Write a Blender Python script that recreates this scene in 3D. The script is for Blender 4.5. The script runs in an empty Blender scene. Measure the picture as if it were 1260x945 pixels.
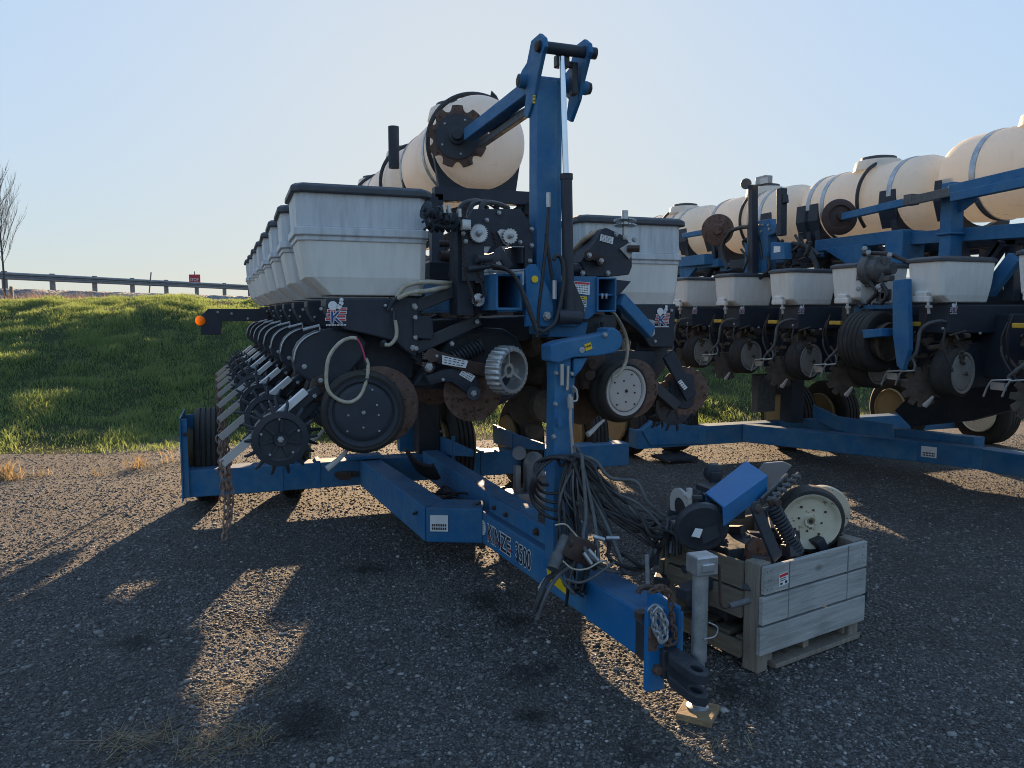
import bpy, bmesh, math, random
import numpy as np
from mathutils import Vector, Matrix
random.seed(7)
rng = np.random.default_rng(11)
SC = bpy.context.scene
COL = SC.collection
R = math.radians
PI = math.pi

# ------------------------------------------------------------------ measuring: the photo's camera
F = 950.0
YAW = R(19.7)
PIT = math.atan((472.5 - 386.0) / F)
EYE = Vector((0, 0, 1.6))
_f0 = Vector((math.sin(YAW), math.cos(YAW), 0))
_rt = Vector((math.cos(YAW), -math.sin(YAW), 0))
_fw = _f0 * math.cos(PIT) - Vector((0, 0, math.sin(PIT)))
_up = _rt.cross(_fw)

def P(px, py, Y=None, X=None, Z=None):
    """survey point: where the sight line of a photo pixel meets a plane of the place"""
    d = _rt * ((px - 630) / F) + _up * ((472.5 - py) / F) + _fw
    t = (X - EYE.x) / d.x if X is not None else (Y - EYE.y) / d.y if Y is not None else (Z - EYE.z) / d.z
    return EYE + d * t

def D(px, py, depth):
    d = _rt * ((px - 630) / F) + _up * ((472.5 - py) / F) + _fw
    return EYE + d * depth

def AT(lateral, depth):
    """ground point by distance ahead and sideways"""
    v = _f0 * depth + _rt * lateral
    return v.x, v.y

# ------------------------------------------------------------------ materials
def nodes_of(name):
    m = bpy.data.materials.new(name)
    m.use_nodes = True
    nt = m.node_tree
    return m, nt, nt.nodes['Principled BSDF']

def N(nt, kind, **kw):
    n = nt.nodes.new(kind)
    for k, v in kw.items():
        if k in n.inputs:
            n.inputs[k].default_value = v
        else:
            setattr(n, k, v)
    return n

def coords(nt, scale=1.0, world=False):
    """object coordinates, shifted per object so copies do not repeat"""
    tc = N(nt, 'ShaderNodeTexCoord')
    if world:
        g = N(nt, 'ShaderNodeNewGeometry')
        return g.outputs['Position']
    oi = N(nt, 'ShaderNodeObjectInfo')
    ml = N(nt, 'ShaderNodeMath', operation='MULTIPLY')
    nt.links.new(oi.outputs['Random'], ml.inputs[0]); ml.inputs[1].default_value = 37.0
    ad = N(nt, 'ShaderNodeVectorMath', operation='ADD')
    nt.links.new(tc.outputs['Object'], ad.inputs[0]); nt.links.new(ml.outputs[0], ad.inputs[1])
    return ad.outputs[0]

def noise(nt, vec, scale, detail=5, rough=0.6, dist=0.0):
    n = N(nt, 'ShaderNodeTexNoise')
    n.inputs['Scale'].default_value = scale; n.inputs['Detail'].default_value = detail
    n.inputs['Roughness'].default_value = rough; n.inputs['Distortion'].default_value = dist
    nt.links.new(vec, n.inputs['Vector'])
    return n.outputs['Fac']

def ramp(nt, fac, stops):
    r = N(nt, 'ShaderNodeValToRGB')
    el = r.color_ramp.elements
    while len(el) < len(stops):
        el.new(0.5)
    for e, (p, c) in zip(el, stops):
        e.position = p
        e.color = (*c, 1) if len(c) == 3 else c
    nt.links.new(fac, r.inputs[0])
    return r.outputs['Color']

def g3(v):
    return (v, v, v)

def mixc(nt, fac, a, b):
    m = N(nt, 'ShaderNodeMix', data_type='RGBA')
    for s, v in ((0, fac), (6, a), (7, b)):
        if hasattr(v, 'node'):
            nt.links.new(v, m.inputs[s])
        else:
            m.inputs[s].default_value = (*v, 1) if isinstance(v, tuple) and len(v) == 3 else v
    return m.outputs[2]

def bump(nt, bsdf, h, strength=0.2, dist=0.01):
    b = N(nt, 'ShaderNodeBump')
    b.inputs['Strength'].default_value = strength; b.inputs['Distance'].default_value = dist
    nt.links.new(h, b.inputs['Height']); nt.links.new(b.outputs[0], bsdf.inputs['Normal'])

def upness(nt, lo=0.3, hi=0.95):
    g = N(nt, 'ShaderNodeNewGeometry')
    s = N(nt, 'ShaderNodeSeparateXYZ'); nt.links.new(g.outputs['Normal'], s.inputs[0])
    mr = N(nt, 'ShaderNodeMapRange'); mr.inputs[1].default_value = lo; mr.inputs[2].default_value = hi
    nt.links.new(s.outputs['Z'], mr.inputs[0])
    return mr.outputs[0]

def mul(nt, a, b):
    m = N(nt, 'ShaderNodeMath', operation='MULTIPLY')
    for i, v in enumerate((a, b)):
        if hasattr(v, 'node'): nt.links.new(v, m.inputs[i])
        else: m.inputs[i].default_value = v
    return m.outputs[0]

def painted(name, base, faded, dust=(0.20, 0.175, 0.145), rust=(0.11, 0.045, 0.022), rough=0.42, dust_amt=0.55, rust_at=0.72, metallic=0.0, scale=1.0, wear=0.5):
    """old machine paint: faded patches, dust on what faces up, rust specks"""
    m, nt, b = nodes_of(name)
    v = coords(nt)
    f = ramp(nt, noise(nt, v, 5 * scale, 7, 0.72), [(0.34, g3(0)), (0.68, g3(wear))])
    c = mixc(nt, f, base, faded)
    fine = ramp(nt, noise(nt, v, 34 * scale, 5, 0.7), [(0.35, g3(0)), (0.8, g3(1))])
    d = mul(nt, upness(nt), fine)
    d2 = mul(nt, ramp(nt, noise(nt, v, 3.1 * scale, 4, 0.6), [(0.45, g3(0)), (0.8, g3(1))]), 0.35)
    mx = N(nt, 'ShaderNodeMath', operation='MAXIMUM'); nt.links.new(d, mx.inputs[0]); nt.links.new(d2, mx.inputs[1])
    c = mixc(nt, mul(nt, mx.outputs[0], dust_amt), c, dust)
    rs = ramp(nt, noise(nt, v, 11 * scale, 8, 0.72), [(rust_at, g3(0)), (rust_at + 0.05, g3(1))])
    c = mixc(nt, rs, c, rust)
    nt.links.new(c, b.inputs['Base Color'])
    b.inputs['Metallic'].default_value = metallic; b.inputs['Specular IOR Level'].default_value = 0.32
    rr = ramp(nt, fine, [(0, g3(rough)), (1, g3(min(0.95, rough + 0.3)))])
    nt.links.new(rr, b.inputs['Roughness'])
    bump(nt, b, noise(nt, v, 60 * scale, 4), 0.12, 0.004)
    return m

def plain(name, c, rough=0.5, metallic=0.0, var=0.25, scale=20, bmp=0.1):
    m, nt, b = nodes_of(name)
    v = coords(nt)
    n = noise(nt, v, scale, 6, 0.65)
    col = ramp(nt, n, [(0.3, tuple(x * (1 - var) for x in c)), (0.7, tuple(min(1, x * (1 + var)) for x in c))])
    nt.links.new(col, b.inputs['Base Color'])
    b.inputs['Metallic'].default_value = metallic
    b.inputs['Roughness'].default_value = rough
    bump(nt, b, n, bmp, 0.004)
    return m

M = {}
M['blue'] = painted('blue_paint', (0.008, 0.115, 0.29), (0.07, 0.19, 0.31), dust=(0.13, 0.115, 0.095), rust=(0.075, 0.032, 0.02), rust_at=0.675, rough=0.55, dust_amt=0.75, wear=0.8)
M['blue_clean'] = painted('blue_paint_clean', (0.007, 0.13, 0.34), (0.03, 0.18, 0.38), dust_amt=0.4, rust_at=0.74, rough=0.4)
M['black'] = painted('black_paint', (0.024, 0.031, 0.043), (0.055, 0.06, 0.068), dust=(0.15, 0.13, 0.11), dust_amt=0.4, rust_at=0.70, rough=0.38)
M['plate'] = painted('black_panel', (0.022, 0.029, 0.043), (0.042, 0.05, 0.064), dust=(0.13, 0.12, 0.11), dust_amt=0.3, rust_at=0.78, rough=0.45)
M['rusty'] = painted('rusty_steel', (0.085, 0.045, 0.032), (0.16, 0.105, 0.085), dust=(0.2, 0.16, 0.13), dust_amt=0.6, rust=(0.05, 0.022, 0.016), rust_at=0.55, rough=0.7, scale=3, wear=0.9)
M['brown'] = painted('weathered_brown_steel', (0.05, 0.032, 0.028), (0.09, 0.06, 0.05), dust_amt=0.5, rust_at=0.6, rough=0.6, scale=2)
M['dirt'] = painted('soil_caked_steel', (0.055, 0.042, 0.034), (0.12, 0.095, 0.075), dust_amt=0.7, rust_at=0.6, rough=0.85, scale=3, wear=0.9)
M['galv'] = plain('galvanised_steel', (0.42, 0.44, 0.46), 0.42, 0.75, 0.3, 14)
M['bolt'] = plain('zinc_bolts', (0.34, 0.35, 0.36), 0.45, 0.4, 0.3, 90)
M['bar_glint'] = painted('sky_glint_bar', (0.62, 0.63, 0.64), (0.75, 0.75, 0.74), dust_amt=0.3, rust_at=0.72, rough=0.3)  # whitened base colour paints the sky's glint on the bare bars
M['chrome'] = plain('chrome_rod', (0.72, 0.73, 0.75), 0.18, 1.0, 0.08, 10, 0.02)
M['bare'] = painted('bare_worn_steel', (0.42, 0.43, 0.43), (0.58, 0.58, 0.57), dust_amt=0.3, rust_at=0.7, rough=0.3, metallic=0.7)
M['tyre'] = painted('tyre_rubber', (0.028, 0.028, 0.028), (0.05, 0.047, 0.043), dust=(0.16, 0.135, 0.11), dust_amt=0.55, rust=(0.10, 0.08, 0.06), rust_at=0.66, rough=0.75, scale=2)
M['hose'] = plain('black_hose', (0.022, 0.022, 0.024), 0.5, 0, 0.4, 30)
M['hose_grey'] = plain('grey_hose', (0.085, 0.088, 0.09), 0.55, 0, 0.35, 30)
M['cream_hose'] = plain('cream_hose', (0.42, 0.38, 0.29), 0.5, 0, 0.25, 25)
M['tan_hose'] = plain('tan_hose', (0.50, 0.37, 0.25), 0.6, 0, 0.3, 25)
M['pink'] = plain('pink_tube', (0.5, 0.05, 0.13), 0.4, 0, 0.1, 25)
M['rim_grey'] = painted('grey_rim', (0.42, 0.40, 0.38), (0.52, 0.5, 0.47), dust=(0.25, 0.2, 0.16), dust_amt=0.7, rust_at=0.72, rough=0.6)
M['rim_cream'] = painted('cream_rim', (0.62, 0.57, 0.43), (0.70, 0.65, 0.52), dust=(0.22, 0.17, 0.13), dust_amt=0.7, rust=(0.16, 0.10, 0.06), rust_at=0.59, rough=0.55, scale=2)
M['rim_tan'] = painted('tan_rim', (0.26, 0.18, 0.085), (0.34, 0.26, 0.15), dust_amt=0.6, rust_at=0.62, rough=0.6)
M['lid'] = plain('grey_lid', (0.048, 0.054, 0.066), 0.5, 0, 0.2, 18)
M['yellow'] = plain('yellow_sticker', (0.75, 0.50, 0.01), 0.4, 0, 0.1, 30)
M['white'] = plain('white_sticker', (0.72, 0.73, 0.74), 0.45, 0, 0.06, 30, 0.02)
M['ink'] = plain('dark_ink', (0.02, 0.022, 0.03), 0.5, 0, 0.1, 30, 0.0)
M['red'] = plain('red_ink', (0.55, 0.03, 0.045), 0.5, 0, 0.1, 30, 0.0)
M['logo_blue'] = plain('blue_ink', (0.012, 0.05, 0.20), 0.5, 0, 0.1, 30, 0.0)
M['orange_tag'] = plain('orange_ink', (0.7, 0.18, 0.02), 0.5, 0, 0.1, 30, 0.0)
M['ochre'] = plain('ochre_handle', (0.55, 0.33, 0.03), 0.45, 0, 0.2, 20)

def mat_hopper(name, c, dark, streak):
    m, nt, b = nodes_of(name)
    v = coords(nt)
    mp = N(nt, 'ShaderNodeMapping'); mp.inputs['Scale'].default_value = (16, 16, 2.0); nt.links.new(v, mp.inputs[0])
    st = ramp(nt, noise(nt, mp.outputs[0], 1.6, 5, 0.6), [(0.45, g3(0)), (0.8, g3(streak))])
    col = mixc(nt, st, c, dark)
    sc = ramp(nt, noise(nt, v, 45, 8, 0.75), [(0.66, g3(0)), (0.70, g3(0.7))])
    col = mixc(nt, sc, col, dark)
    big = ramp(nt, noise(nt, v, 4, 3), [(0.3, g3(0)), (0.75, g3(0.22))])
    col = mixc(nt, big, col, dark)
    nt.links.new(col, b.inputs['Base Color'])
    b.inputs['Roughness'].default_value = 0.5
    bump(nt, b, noise(nt, v, 25, 5), 0.08, 0.004)
    return m
M['poly'] = mat_hopper('white_poly', (0.76, 0.745, 0.70), (0.42, 0.40, 0.36), 0.35)
M['poly_grey'] = mat_hopper('weathered_poly', (0.60, 0.63, 0.65), (0.30, 0.31, 0.33), 0.8)

def mat_tank(name, c, marks):
    m, nt, b = nodes_of(name)
    v = coords(nt)
    mp = N(nt, 'ShaderNodeMapping'); mp.inputs['Scale'].default_value = (5, 5, 22); nt.links.new(v, mp.inputs[0])
    st = ramp(nt, noise(nt, mp.outputs[0], 2.0, 8, 0.75), [(0.60, g3(0)), (0.66, g3(marks))])
    low = N(nt, 'ShaderNodeTexCoord'); sx = N(nt, 'ShaderNodeSeparateXYZ'); nt.links.new(low.outputs['Generated'], sx.inputs[0])
    lf = ramp(nt, sx.outputs['Z'], [(0.0, g3(1)), (0.35, g3(0.12))])
    col = mixc(nt, mul(nt, st, lf), c, (0.17, 0.10, 0.06))
    # run-down streaks, scuffs by the straps, a faint liquid line
    mp2 = N(nt, 'ShaderNodeMapping'); mp2.inputs['Scale'].default_value = (9, 9, 1.2); nt.links.new(v, mp2.inputs[0])
    rs = ramp(nt, noise(nt, mp2.outputs[0], 2.2, 6, 0.7), [(0.55, g3(0)), (0.78, g3(0.45))])
    col = mixc(nt, rs, col, (0.48, 0.40, 0.29))
    scf = ramp(nt, noise(nt, v, 26, 9, 0.8), [(0.665, g3(0)), (0.70, g3(0.75))])
    col = mixc(nt, scf, col, (0.22, 0.15, 0.10))
    big = ramp(nt, noise(nt, v, 3, 3), [(0.3, g3(0)), (0.75, g3(0.3))])
    col = mixc(nt, big, col, tuple(x * y for x, y in zip(c, (0.8, 0.74, 0.66))))
    nt.links.new(col, b.inputs['Base Color'])
    b.inputs['Roughness'].default_value = 0.42
    tr = N(nt, 'ShaderNodeBsdfTranslucent')
    nt.links.new(mixc(nt, 1.0, col, (1.0, 0.92, 0.80)), tr.inputs['Color'])
    mx = N(nt, 'ShaderNodeMixShader'); mx.inputs[0].default_value = 0.38
    nt.links.new(b.outputs[0], mx.inputs[1]); nt.links.new(tr.outputs[0], mx.inputs[2])
    nt.links.new(mx.outputs[0], nt.nodes['Material Output'].inputs['Surface'])
    bump(nt, b, noise(nt, v, 12, 4), 0.1, 0.01)
    return m
M['tank'] = mat_tank('cream_tank', (0.88, 0.83, 0.72), 0.9)
M['tank_pale'] = mat_tank('pale_tank', (0.88, 0.84, 0.77), 0.8)

m, nt, b = nodes_of('amber_lens'); M['amber'] = m
b.inputs['Base Color'].default_value = (0.95, 0.36, 0.015, 1); b.inputs['Roughness'].default_value = 0.2
tr = N(nt, 'ShaderNodeBsdfTranslucent'); tr.inputs['Color'].default_value = (1, 0.45, 0.03, 1)
mx = N(nt, 'ShaderNodeMixShader'); mx.inputs[0].default_value = 0.5
nt.links.new(b.outputs[0], mx.inputs[1]); nt.links.new(tr.outputs[0], mx.inputs[2])
nt.links.new(mx.outputs[0], nt.nodes['Material Output'].inputs['Surface'])

def mat_wood(name, c1, c2, axis):
    m, nt, b = nodes_of(name)
    v = coords(nt)
    mp = N(nt, 'ShaderNodeMapping')
    sc = [14, 14, 14]; sc[axis] = 1.0
    mp.inputs['Scale'].default_value = sc; nt.links.new(v, mp.inputs[0])
    w = noise(nt, mp.outputs[0], 3.0, 8, 0.7, 0.8)
    col = ramp(nt, w, [(0.28, c1), (0.5, tuple((p + q) / 2 for p, q in zip(c1, c2))), (0.75, c2)])
    kn = N(nt, 'ShaderNodeTexVoronoi'); kn.inputs['Scale'].default_value = 5.0
    mk = N(nt, 'ShaderNodeMapping'); s2 = [1, 1, 1]; s2[axis] = 0.55; mk.inputs['Scale'].default_value = s2
    nt.links.new(v, mk.inputs[0]); nt.links.new(mk.outputs[0], kn.inputs['Vector'])
    col = mixc(nt, ramp(nt, kn.outputs['Distance'], [(0.05, g3(0.8)), (0.12, g3(0))]), col, tuple(x * 0.35 for x in c1))
    col = mixc(nt, ramp(nt, noise(nt, v, 4, 4), [(0.5, g3(0)), (0.8, g3(0.45))]), col, tuple(x * 0.55 for x in c1))
    nt.links.new(col, b.inputs['Base Color']); b.inputs['Roughness'].default_value = 0.85
    bump(nt, b, w, 0.5, 0.006)
    return m
M['wood'] = mat_wood('weathered_grey_plank', (0.20, 0.20, 0.195), (0.46, 0.46, 0.445), 0)
M['wood_y'] = mat_wood('weathered_brown_plank', (0.085, 0.07, 0.052), (0.22, 0.185, 0.14), 1)
M['wood_post'] = mat_wood('weathered_post', (0.13, 0.112, 0.09), (0.29, 0.255, 0.21), 2)
M['wood_pale'] = mat_wood('pale_block', (0.17, 0.115, 0.06), (0.36, 0.26, 0.15), 0)

# ------------------------------------------------------------------ mesh builder
class MB:
    def __init__(s):
        s.v = []; s.f = []; s.sm = []
    def add(s, verts, faces, smooth=False):
        o = len(s.v)
        s.v += [tuple(p) for p in verts]
        s.f += [tuple(i + o for i in f) for f in faces]
        s.sm += [smooth] * len(faces)
        return s
    def prism(s, pts, vec):
        pts = [Vector(p) for p in pts]; vec = Vector(vec); n = len(pts)
        nrm = Vector((0, 0, 0))
        for i in range(n):
            nrm += pts[i].cross(pts[(i + 1) % n])
        if nrm.dot(vec) > 0: pts = pts[::-1]
        v = pts + [p + vec for p in pts]
        f = [tuple(range(n)), tuple(range(2 * n - 1, n - 1, -1))]
        f += [(i, i + n, (i + 1) % n + n, (i + 1) % n) for i in range(n)]
        return s.add(v, f)
    def box(s, c, size, rot=None):
        c = Vector(c); hx, hy, hz = (x / 2 for x in size)
        pts = [Vector((x, y, -hz)) for x, y in ((-hx, -hy), (hx, -hy), (hx, hy), (-hx, hy))]
        o = len(s.v)
        s.prism(pts, (0, 0, 2 * hz))
        for i in range(o, len(s.v)):
            p = Vector(s.v[i])
            if rot is not None: p = rot @ p
            s.v[i] = tuple(p + c)
        return s
    def bar(s, a, b, w, h, upv=(0, 0, 1)):
        """rectangular bar from a to b: w sideways, h along upv"""
        a = Vector(a); b = Vector(b); d = (b - a).normalized(); u = Vector(upv)
        sd = d.cross(u)
        if sd.length < 1e-4: sd = d.cross(Vector((1, 0, 0)))
        sd.normalize(); u = sd.cross(d).normalized()
        q = [a + sd * x + u * y for x, y in ((-w / 2, -h / 2), (w / 2, -h / 2), (w / 2, h / 2), (-w / 2, h / 2))]
        return s.prism(q, b - a)
    def lathe(s, c, axis, prof, seg=32, smooth=True, fn=None):
        """profile [(radius, along axis)]; fn(angle, r) may alter the radius"""
        c = Vector(c); ax = Vector(axis).normalized()
        t = ax.cross(Vector((0, 0, 1)))
        if t.length < 1e-3: t = Vector((1, 0, 0))
        t.normalize(); u = ax.cross(t)
        v = []; f = []
        for r, h in prof:
            for k in range(seg):
                a = 2 * PI * k / seg
                rr = fn(a, r) if fn else r
                v.append(c + ax * h + (t * math.cos(a) + u * math.sin(a)) * rr)
        for j in range(len(prof) - 1):
            for k in range(seg):
                k2 = (k + 1) % seg
                f.append((j * seg + k, j * seg + k2, (j + 1) * seg + k2, (j + 1) * seg + k))
        f.append(tuple(range(seg - 1, -1, -1)))
        f.append(tuple((len(prof) - 1) * seg + k for k in range(seg)))
        return s.add(v, f, smooth)
    def cyl(s, a, b, r, seg=16, smooth=True):
        a = Vector(a); b = Vector(b)
        return s.lathe(a, b - a, [(r, 0), (r, (b - a).length)], seg, smooth)
    def ring(s, c, axis, ro, ri, w, seg=32):
        """open ring (rectangular section)"""
        c = Vector(c); ax = Vector(axis).normalized()
        t = ax.cross(Vector((0, 0, 1)))
        if t.length < 1e-3: t = Vector((1, 0, 0))
        t.normalize(); u = ax.cross(t)
        pr = [(ro, 0), (ro, w), (ri, w), (ri, 0)]
        v = [c + ax * h + (t * math.cos(2 * PI * k / seg) + u * math.sin(2 * PI * k / seg)) * r for r, h in pr for k in range(seg)]
        f = []
        for j in range(4):
            j2 = (j + 1) % 4
            for k in range(seg):
                k2 = (k + 1) % seg
                f.append((j * seg + k, j * seg + k2, j2 * seg + k2, j2 * seg + k))
        return s.add(v, f, True)
    def tube(s, pts, r, seg=8, smooth_pts=4, taper=None):
        pts = [Vector(p) for p in pts]
        if smooth_pts > 1 and len(pts) > 2:
            q = []
            ext = [pts[0] * 2 - pts[1]] + pts + [pts[-1] * 2 - pts[-2]]
            for i in range(1, len(ext) - 2):
                p0, p1, p2, p3 = ext[i - 1:i + 3]
                for k in range(smooth_pts):
                    t = k / smooth_pts
                    q.append(0.5 * ((2 * p1) + (p2 - p0) * t + (2 * p0 - 5 * p1 + 4 * p2 - p3) * t * t + (3 * p1 - p0 - 3 * p2 + p3) * t ** 3))
            q.append(pts[-1]); pts = q
        n = len(pts); v = []; f = []
        d0 = (pts[1] - pts[0]).normalized()
        u = d0.cross(Vector((0.3, 0.2, 1)))
        if u.length < 1e-3: u = d0.cross(Vector((1, 0, 0)))
        u.normalize()
        for i, p in enumerate(pts):
            d = (pts[min(i + 1, n - 1)] - pts[max(i - 1, 0)]).normalized()
            u = (u - d * u.dot(d)).normalized()
            w = d.cross(u)
            rr = r if taper is None else r + (taper - r) * i / (n - 1)
            for k in range(seg):
                a = 2 * PI * k / seg
                v.append(p + (u * math.cos(a) + w * math.sin(a)) * rr)
        for i in range(n - 1):
            for k in range(seg):
                k2 = (k + 1) % seg
                f.append((i * seg + k, i * seg + k2, (i + 1) * seg + k2, (i + 1) * seg + k))
        f.append(tuple(range(seg - 1, -1, -1))); f.append(tuple((n - 1) * seg + k for k in range(seg)))
        return s.add(v, f, True)
    def coil(s, a, b, r, wire, turns, seg=6):
        a = Vector(a); b = Vector(b); d = (b - a); L = d.length; d.normalize()
        t = d.cross(Vector((0, 1, 0.1))).normalized(); u = d.cross(t)
        n = int(turns * 12)
        return s.tube([a + d * (L * i / n) + (t * math.cos(2 * PI * turns * i / n) + u * math.sin(2 * PI * turns * i / n)) * r for i in range(n + 1)], wire, seg, 1)
    def loft(s, rings, cap=True, smooth=False):
        n = len(rings[0]); v = [p for r in rings for p in r]; f = []
        for j in range(len(rings) - 1):
            for k in range(n):
                k2 = (k + 1) % n
                f.append((j * n + k, j * n + k2, (j + 1) * n + k2, (j + 1) * n + k))
        if cap:
            f.append(tuple(range(n - 1, -1, -1))); f.append(tuple((len(rings) - 1) * n + k for k in range(n)))
        return s.add(v, f, smooth)
    def bolt(s, c, axis, r=0.011, h=0.012):
        return s.lathe(c, axis, [(r * 1.15, 0), (r * 1.15, h * 0.2), (r * 0.85, h * 0.2), (r * 0.85, h), (r * 0.65, h * 1.1)], 6, False)
    def chain(s, pts, link=0.03, wire=0.004):
        """welded links along a polyline"""
        pts = [Vector(p) for p in pts]
        d_all = []
        for a, b in zip(pts, pts[1:]):
            n = max(1, round((b - a).length / (link * 0.72)))
            for i in range(n):
                d_all.append((a + (b - a) * (i + 0.5) / n, (b - a).normalized()))
        for i, (c, d) in enumerate(d_all):
            t = d.cross(Vector((0.6, 0.4, 0.05)) if i % 2 else Vector((-0.5, 0.7, 0.1))).normalized()
            lp = []
            for k in range(10):
                a = 2 * PI * k / 10
                lp.append(c + d * (math.cos(a) * link * 0.5) + t * (math.sin(a) * link * 0.3))
            s.tube(lp + [lp[0]], wire, 5, 1)
        return s

WL = {}
def obj_from(name, mb, mat, bevel=0.0, angle=40):
    lo = [min(p[i] for p in mb.v) for i in range(3)]; hi = [max(p[i] for p in mb.v) for i in range(3)]
    c = Vector(((lo[0] + hi[0]) / 2, (lo[1] + hi[1]) / 2, (lo[2] + hi[2]) / 2))
    me = bpy.data.meshes.new(name)
    me.from_pydata([(p[0] - c.x, p[1] - c.y, p[2] - c.z) for p in mb.v], [], mb.f)
    me.polygons.foreach_set('use_smooth', mb.sm)
    mats = mat if isinstance(mat, (list, tuple)) else [mat]
    for x in mats: me.materials.append(M[x] if isinstance(x, str) else x)
    me.update()
    bm = bmesh.new(); bm.from_mesh(me); bmesh.ops.recalc_face_normals(bm, faces=bm.faces)
    if bevel:
        ed = [e for e in bm.edges if len(e.link_faces) == 2 and not any(f.smooth for f in e.link_faces) and e.calc_face_angle(0) > R(40)]
        if ed:
            try: bmesh.ops.bevel(bm, geom=ed, offset=bevel, offset_type='OFFSET', segments=2, profile=0.5, affect='EDGES', clamp_overlap=True)
            except Exception: pass
    bm.to_mesh(me); bm.free()
    if any(mb.sm): me.set_sharp_from_angle(angle=R(angle))
    o = bpy.data.objects.new(name, me); COL.objects.link(o)
    o.location = c
    WL[o.name] = c
    return o

SURFACE = {'bolts', 'small_print', 'colour_band', 'nails', 'red_stripes', 'strap_marks', 'emblem_face', 'badge_bars', 'edge_glint'}
def inlay(mb, mat, host):
    """small surface detail (bolt heads, print) goes into the mesh of the part that carries it"""
    me = host.data; me.materials.append(M[mat]); k = len(me.materials) - 1; off = WL[host.name]
    bm = bmesh.new(); bm.from_mesh(me)
    vs = [bm.verts.new(Vector(p) - off) for p in mb.v]; fs = []
    for f, sm in zip(mb.f, mb.sm):
        try: q = bm.faces.new([vs[i] for i in f])
        except ValueError: continue
        q.material_index = k; q.smooth = sm; fs.append(q)
    bmesh.ops.recalc_face_normals(bm, faces=fs)
    bm.to_mesh(me); bm.free()
    return host

def part(name, mb, mat, parent, bevel=0.0, label=None, angle=40):
    if name in SURFACE and parent.type == 'MESH':
        return inlay(mb, mat, parent)
    o = obj_from(name, mb, mat, bevel, angle)
    o.parent = parent
    o.location = WL[o.name] - WL[parent.name]
    if label: o['label'] = label
    return o

def thing(name, label, cat, loc, group=None):
    o = bpy.data.objects.new(name, None); COL.objects.link(o)
    o.location = loc; o.empty_display_size = 0.2
    o['label'] = label; o['category'] = cat
    if group: o['group'] = group
    WL[o.name] = Vector(loc)
    return o

def whole(name, mb, mat, label, cat, bevel=0.0, group=None):
    o = obj_from(name, mb, mat, bevel)
    o['label'] = label; o['category'] = cat
    if group: o['group'] = group
    return o

def setting(name, mb, mat, kind='structure'):
    o = obj_from(name, mb, mat)
    o['kind'] = kind
    return o

def copy_tree(o, offset, parent=None):
    c = o.copy(); COL.objects.link(c)
    if parent is not None: c.parent = parent
    c.location = o.location + Vector(offset)
    WL[c.name] = WL[o.name] + Vector(offset)
    for ch in list(o.children):
        copy_tree(ch, (0, 0, 0), c)
    return c

def letters(name, body, size, origin, right, up, mat, parent, extrude=0.001, offset=0.0, sx=1.0):
    cu = bpy.data.curves.new(name, 'FONT'); cu.body = body; cu.size = size; cu.extrude = extrude; cu.offset = offset
    t = bpy.data.objects.new(name, cu); COL.objects.link(t)
    me = bpy.data.meshes.new_from_object(t.evaluated_get(bpy.context.evaluated_depsgraph_get()))
    bpy.data.objects.remove(t); bpy.data.curves.remove(cu)
    me.materials.clear(); me.materials.append(M[mat])
    o = bpy.data.objects.new(name, me); COL.objects.link(o)
    r = Vector(right).normalized(); u = Vector(up).normalized(); n = r.cross(u)
    mw = Matrix((r, u, n)).transposed().to_4x4()
    o.parent = parent
    o.matrix_local = Matrix.Translation(Vector(origin) - WL[parent.name]) @ mw @ Matrix.Diagonal((sx, 1, 1, 1))
    WL[o.name] = Vector(origin)
    return o

def rect_ring(x0, x1, y0, y1, z, ch=0.03):
    return [Vector(p) for p in ((x0 + ch, y0, z), (x1 - ch, y0, z), (x1, y0 + ch, z), (x1, y1 - ch, z), (x1 - ch, y1, z), (x0 + ch, y1, z), (x0, y1 - ch, z), (x0, y0 + ch, z))]

def plate(mb, pts, Y, t):
    """flat plate facing the viewer's side: outline surveyed at distance Y, t thick"""
    return mb.prism([P(x, y, Y=Y) for x, y in pts], (0, t, 0))

AXY = (0, 1, 0)
# ------------------------------------------------------------------ camera, sun, sky
cam = bpy.data.cameras.new('camera'); co = bpy.data.objects.new('camera', cam); COL.objects.link(co)
cam.sensor_width = 36.0; cam.lens = 36.0 * F / 1260.0; cam.clip_end = 3000; cam.clip_start = 0.05
co.matrix_world = Matrix.Translation(EYE) @ Matrix((_rt, _up, -_fw)).transposed().to_4x4()
SC.camera = co

SUN_AZ = R(17.3)      # from +Y towards +X
SUN_EL = R(12.5)
sd = Vector((math.sin(SUN_AZ) * math.cos(SUN_EL), math.cos(SUN_AZ) * math.cos(SUN_EL), math.sin(SUN_EL)))
su = bpy.data.lights.new('sun', 'SUN'); so = bpy.data.objects.new('sun', su); COL.objects.link(so)
su.energy = 2.0; su.angle = R(0.5); su.color = (1.0, 0.70, 0.42)
so.rotation_mode = 'QUATERNION'; so.rotation_quaternion = sd.to_track_quat('Z', 'Y')
so.location = sd * 60

W = bpy.data.worlds.new('World'); SC.world = W; W.use_nodes = True
nt = W.node_tree; bg = nt.nodes['Background']
sky = nt.nodes.new('ShaderNodeTexSky'); sky.sky_type = 'NISHITA'; sky.sun_disc = False
sky.sun_elevation = SUN_EL; sky.sun_rotation = SUN_AZ; sky.air_density = 1.0; sky.dust_density = 0.8; sky.ozone_density = 1.6; sky.altitude = 100
SKY_STRENGTH = 0.15; ROLL = 1.35
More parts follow.
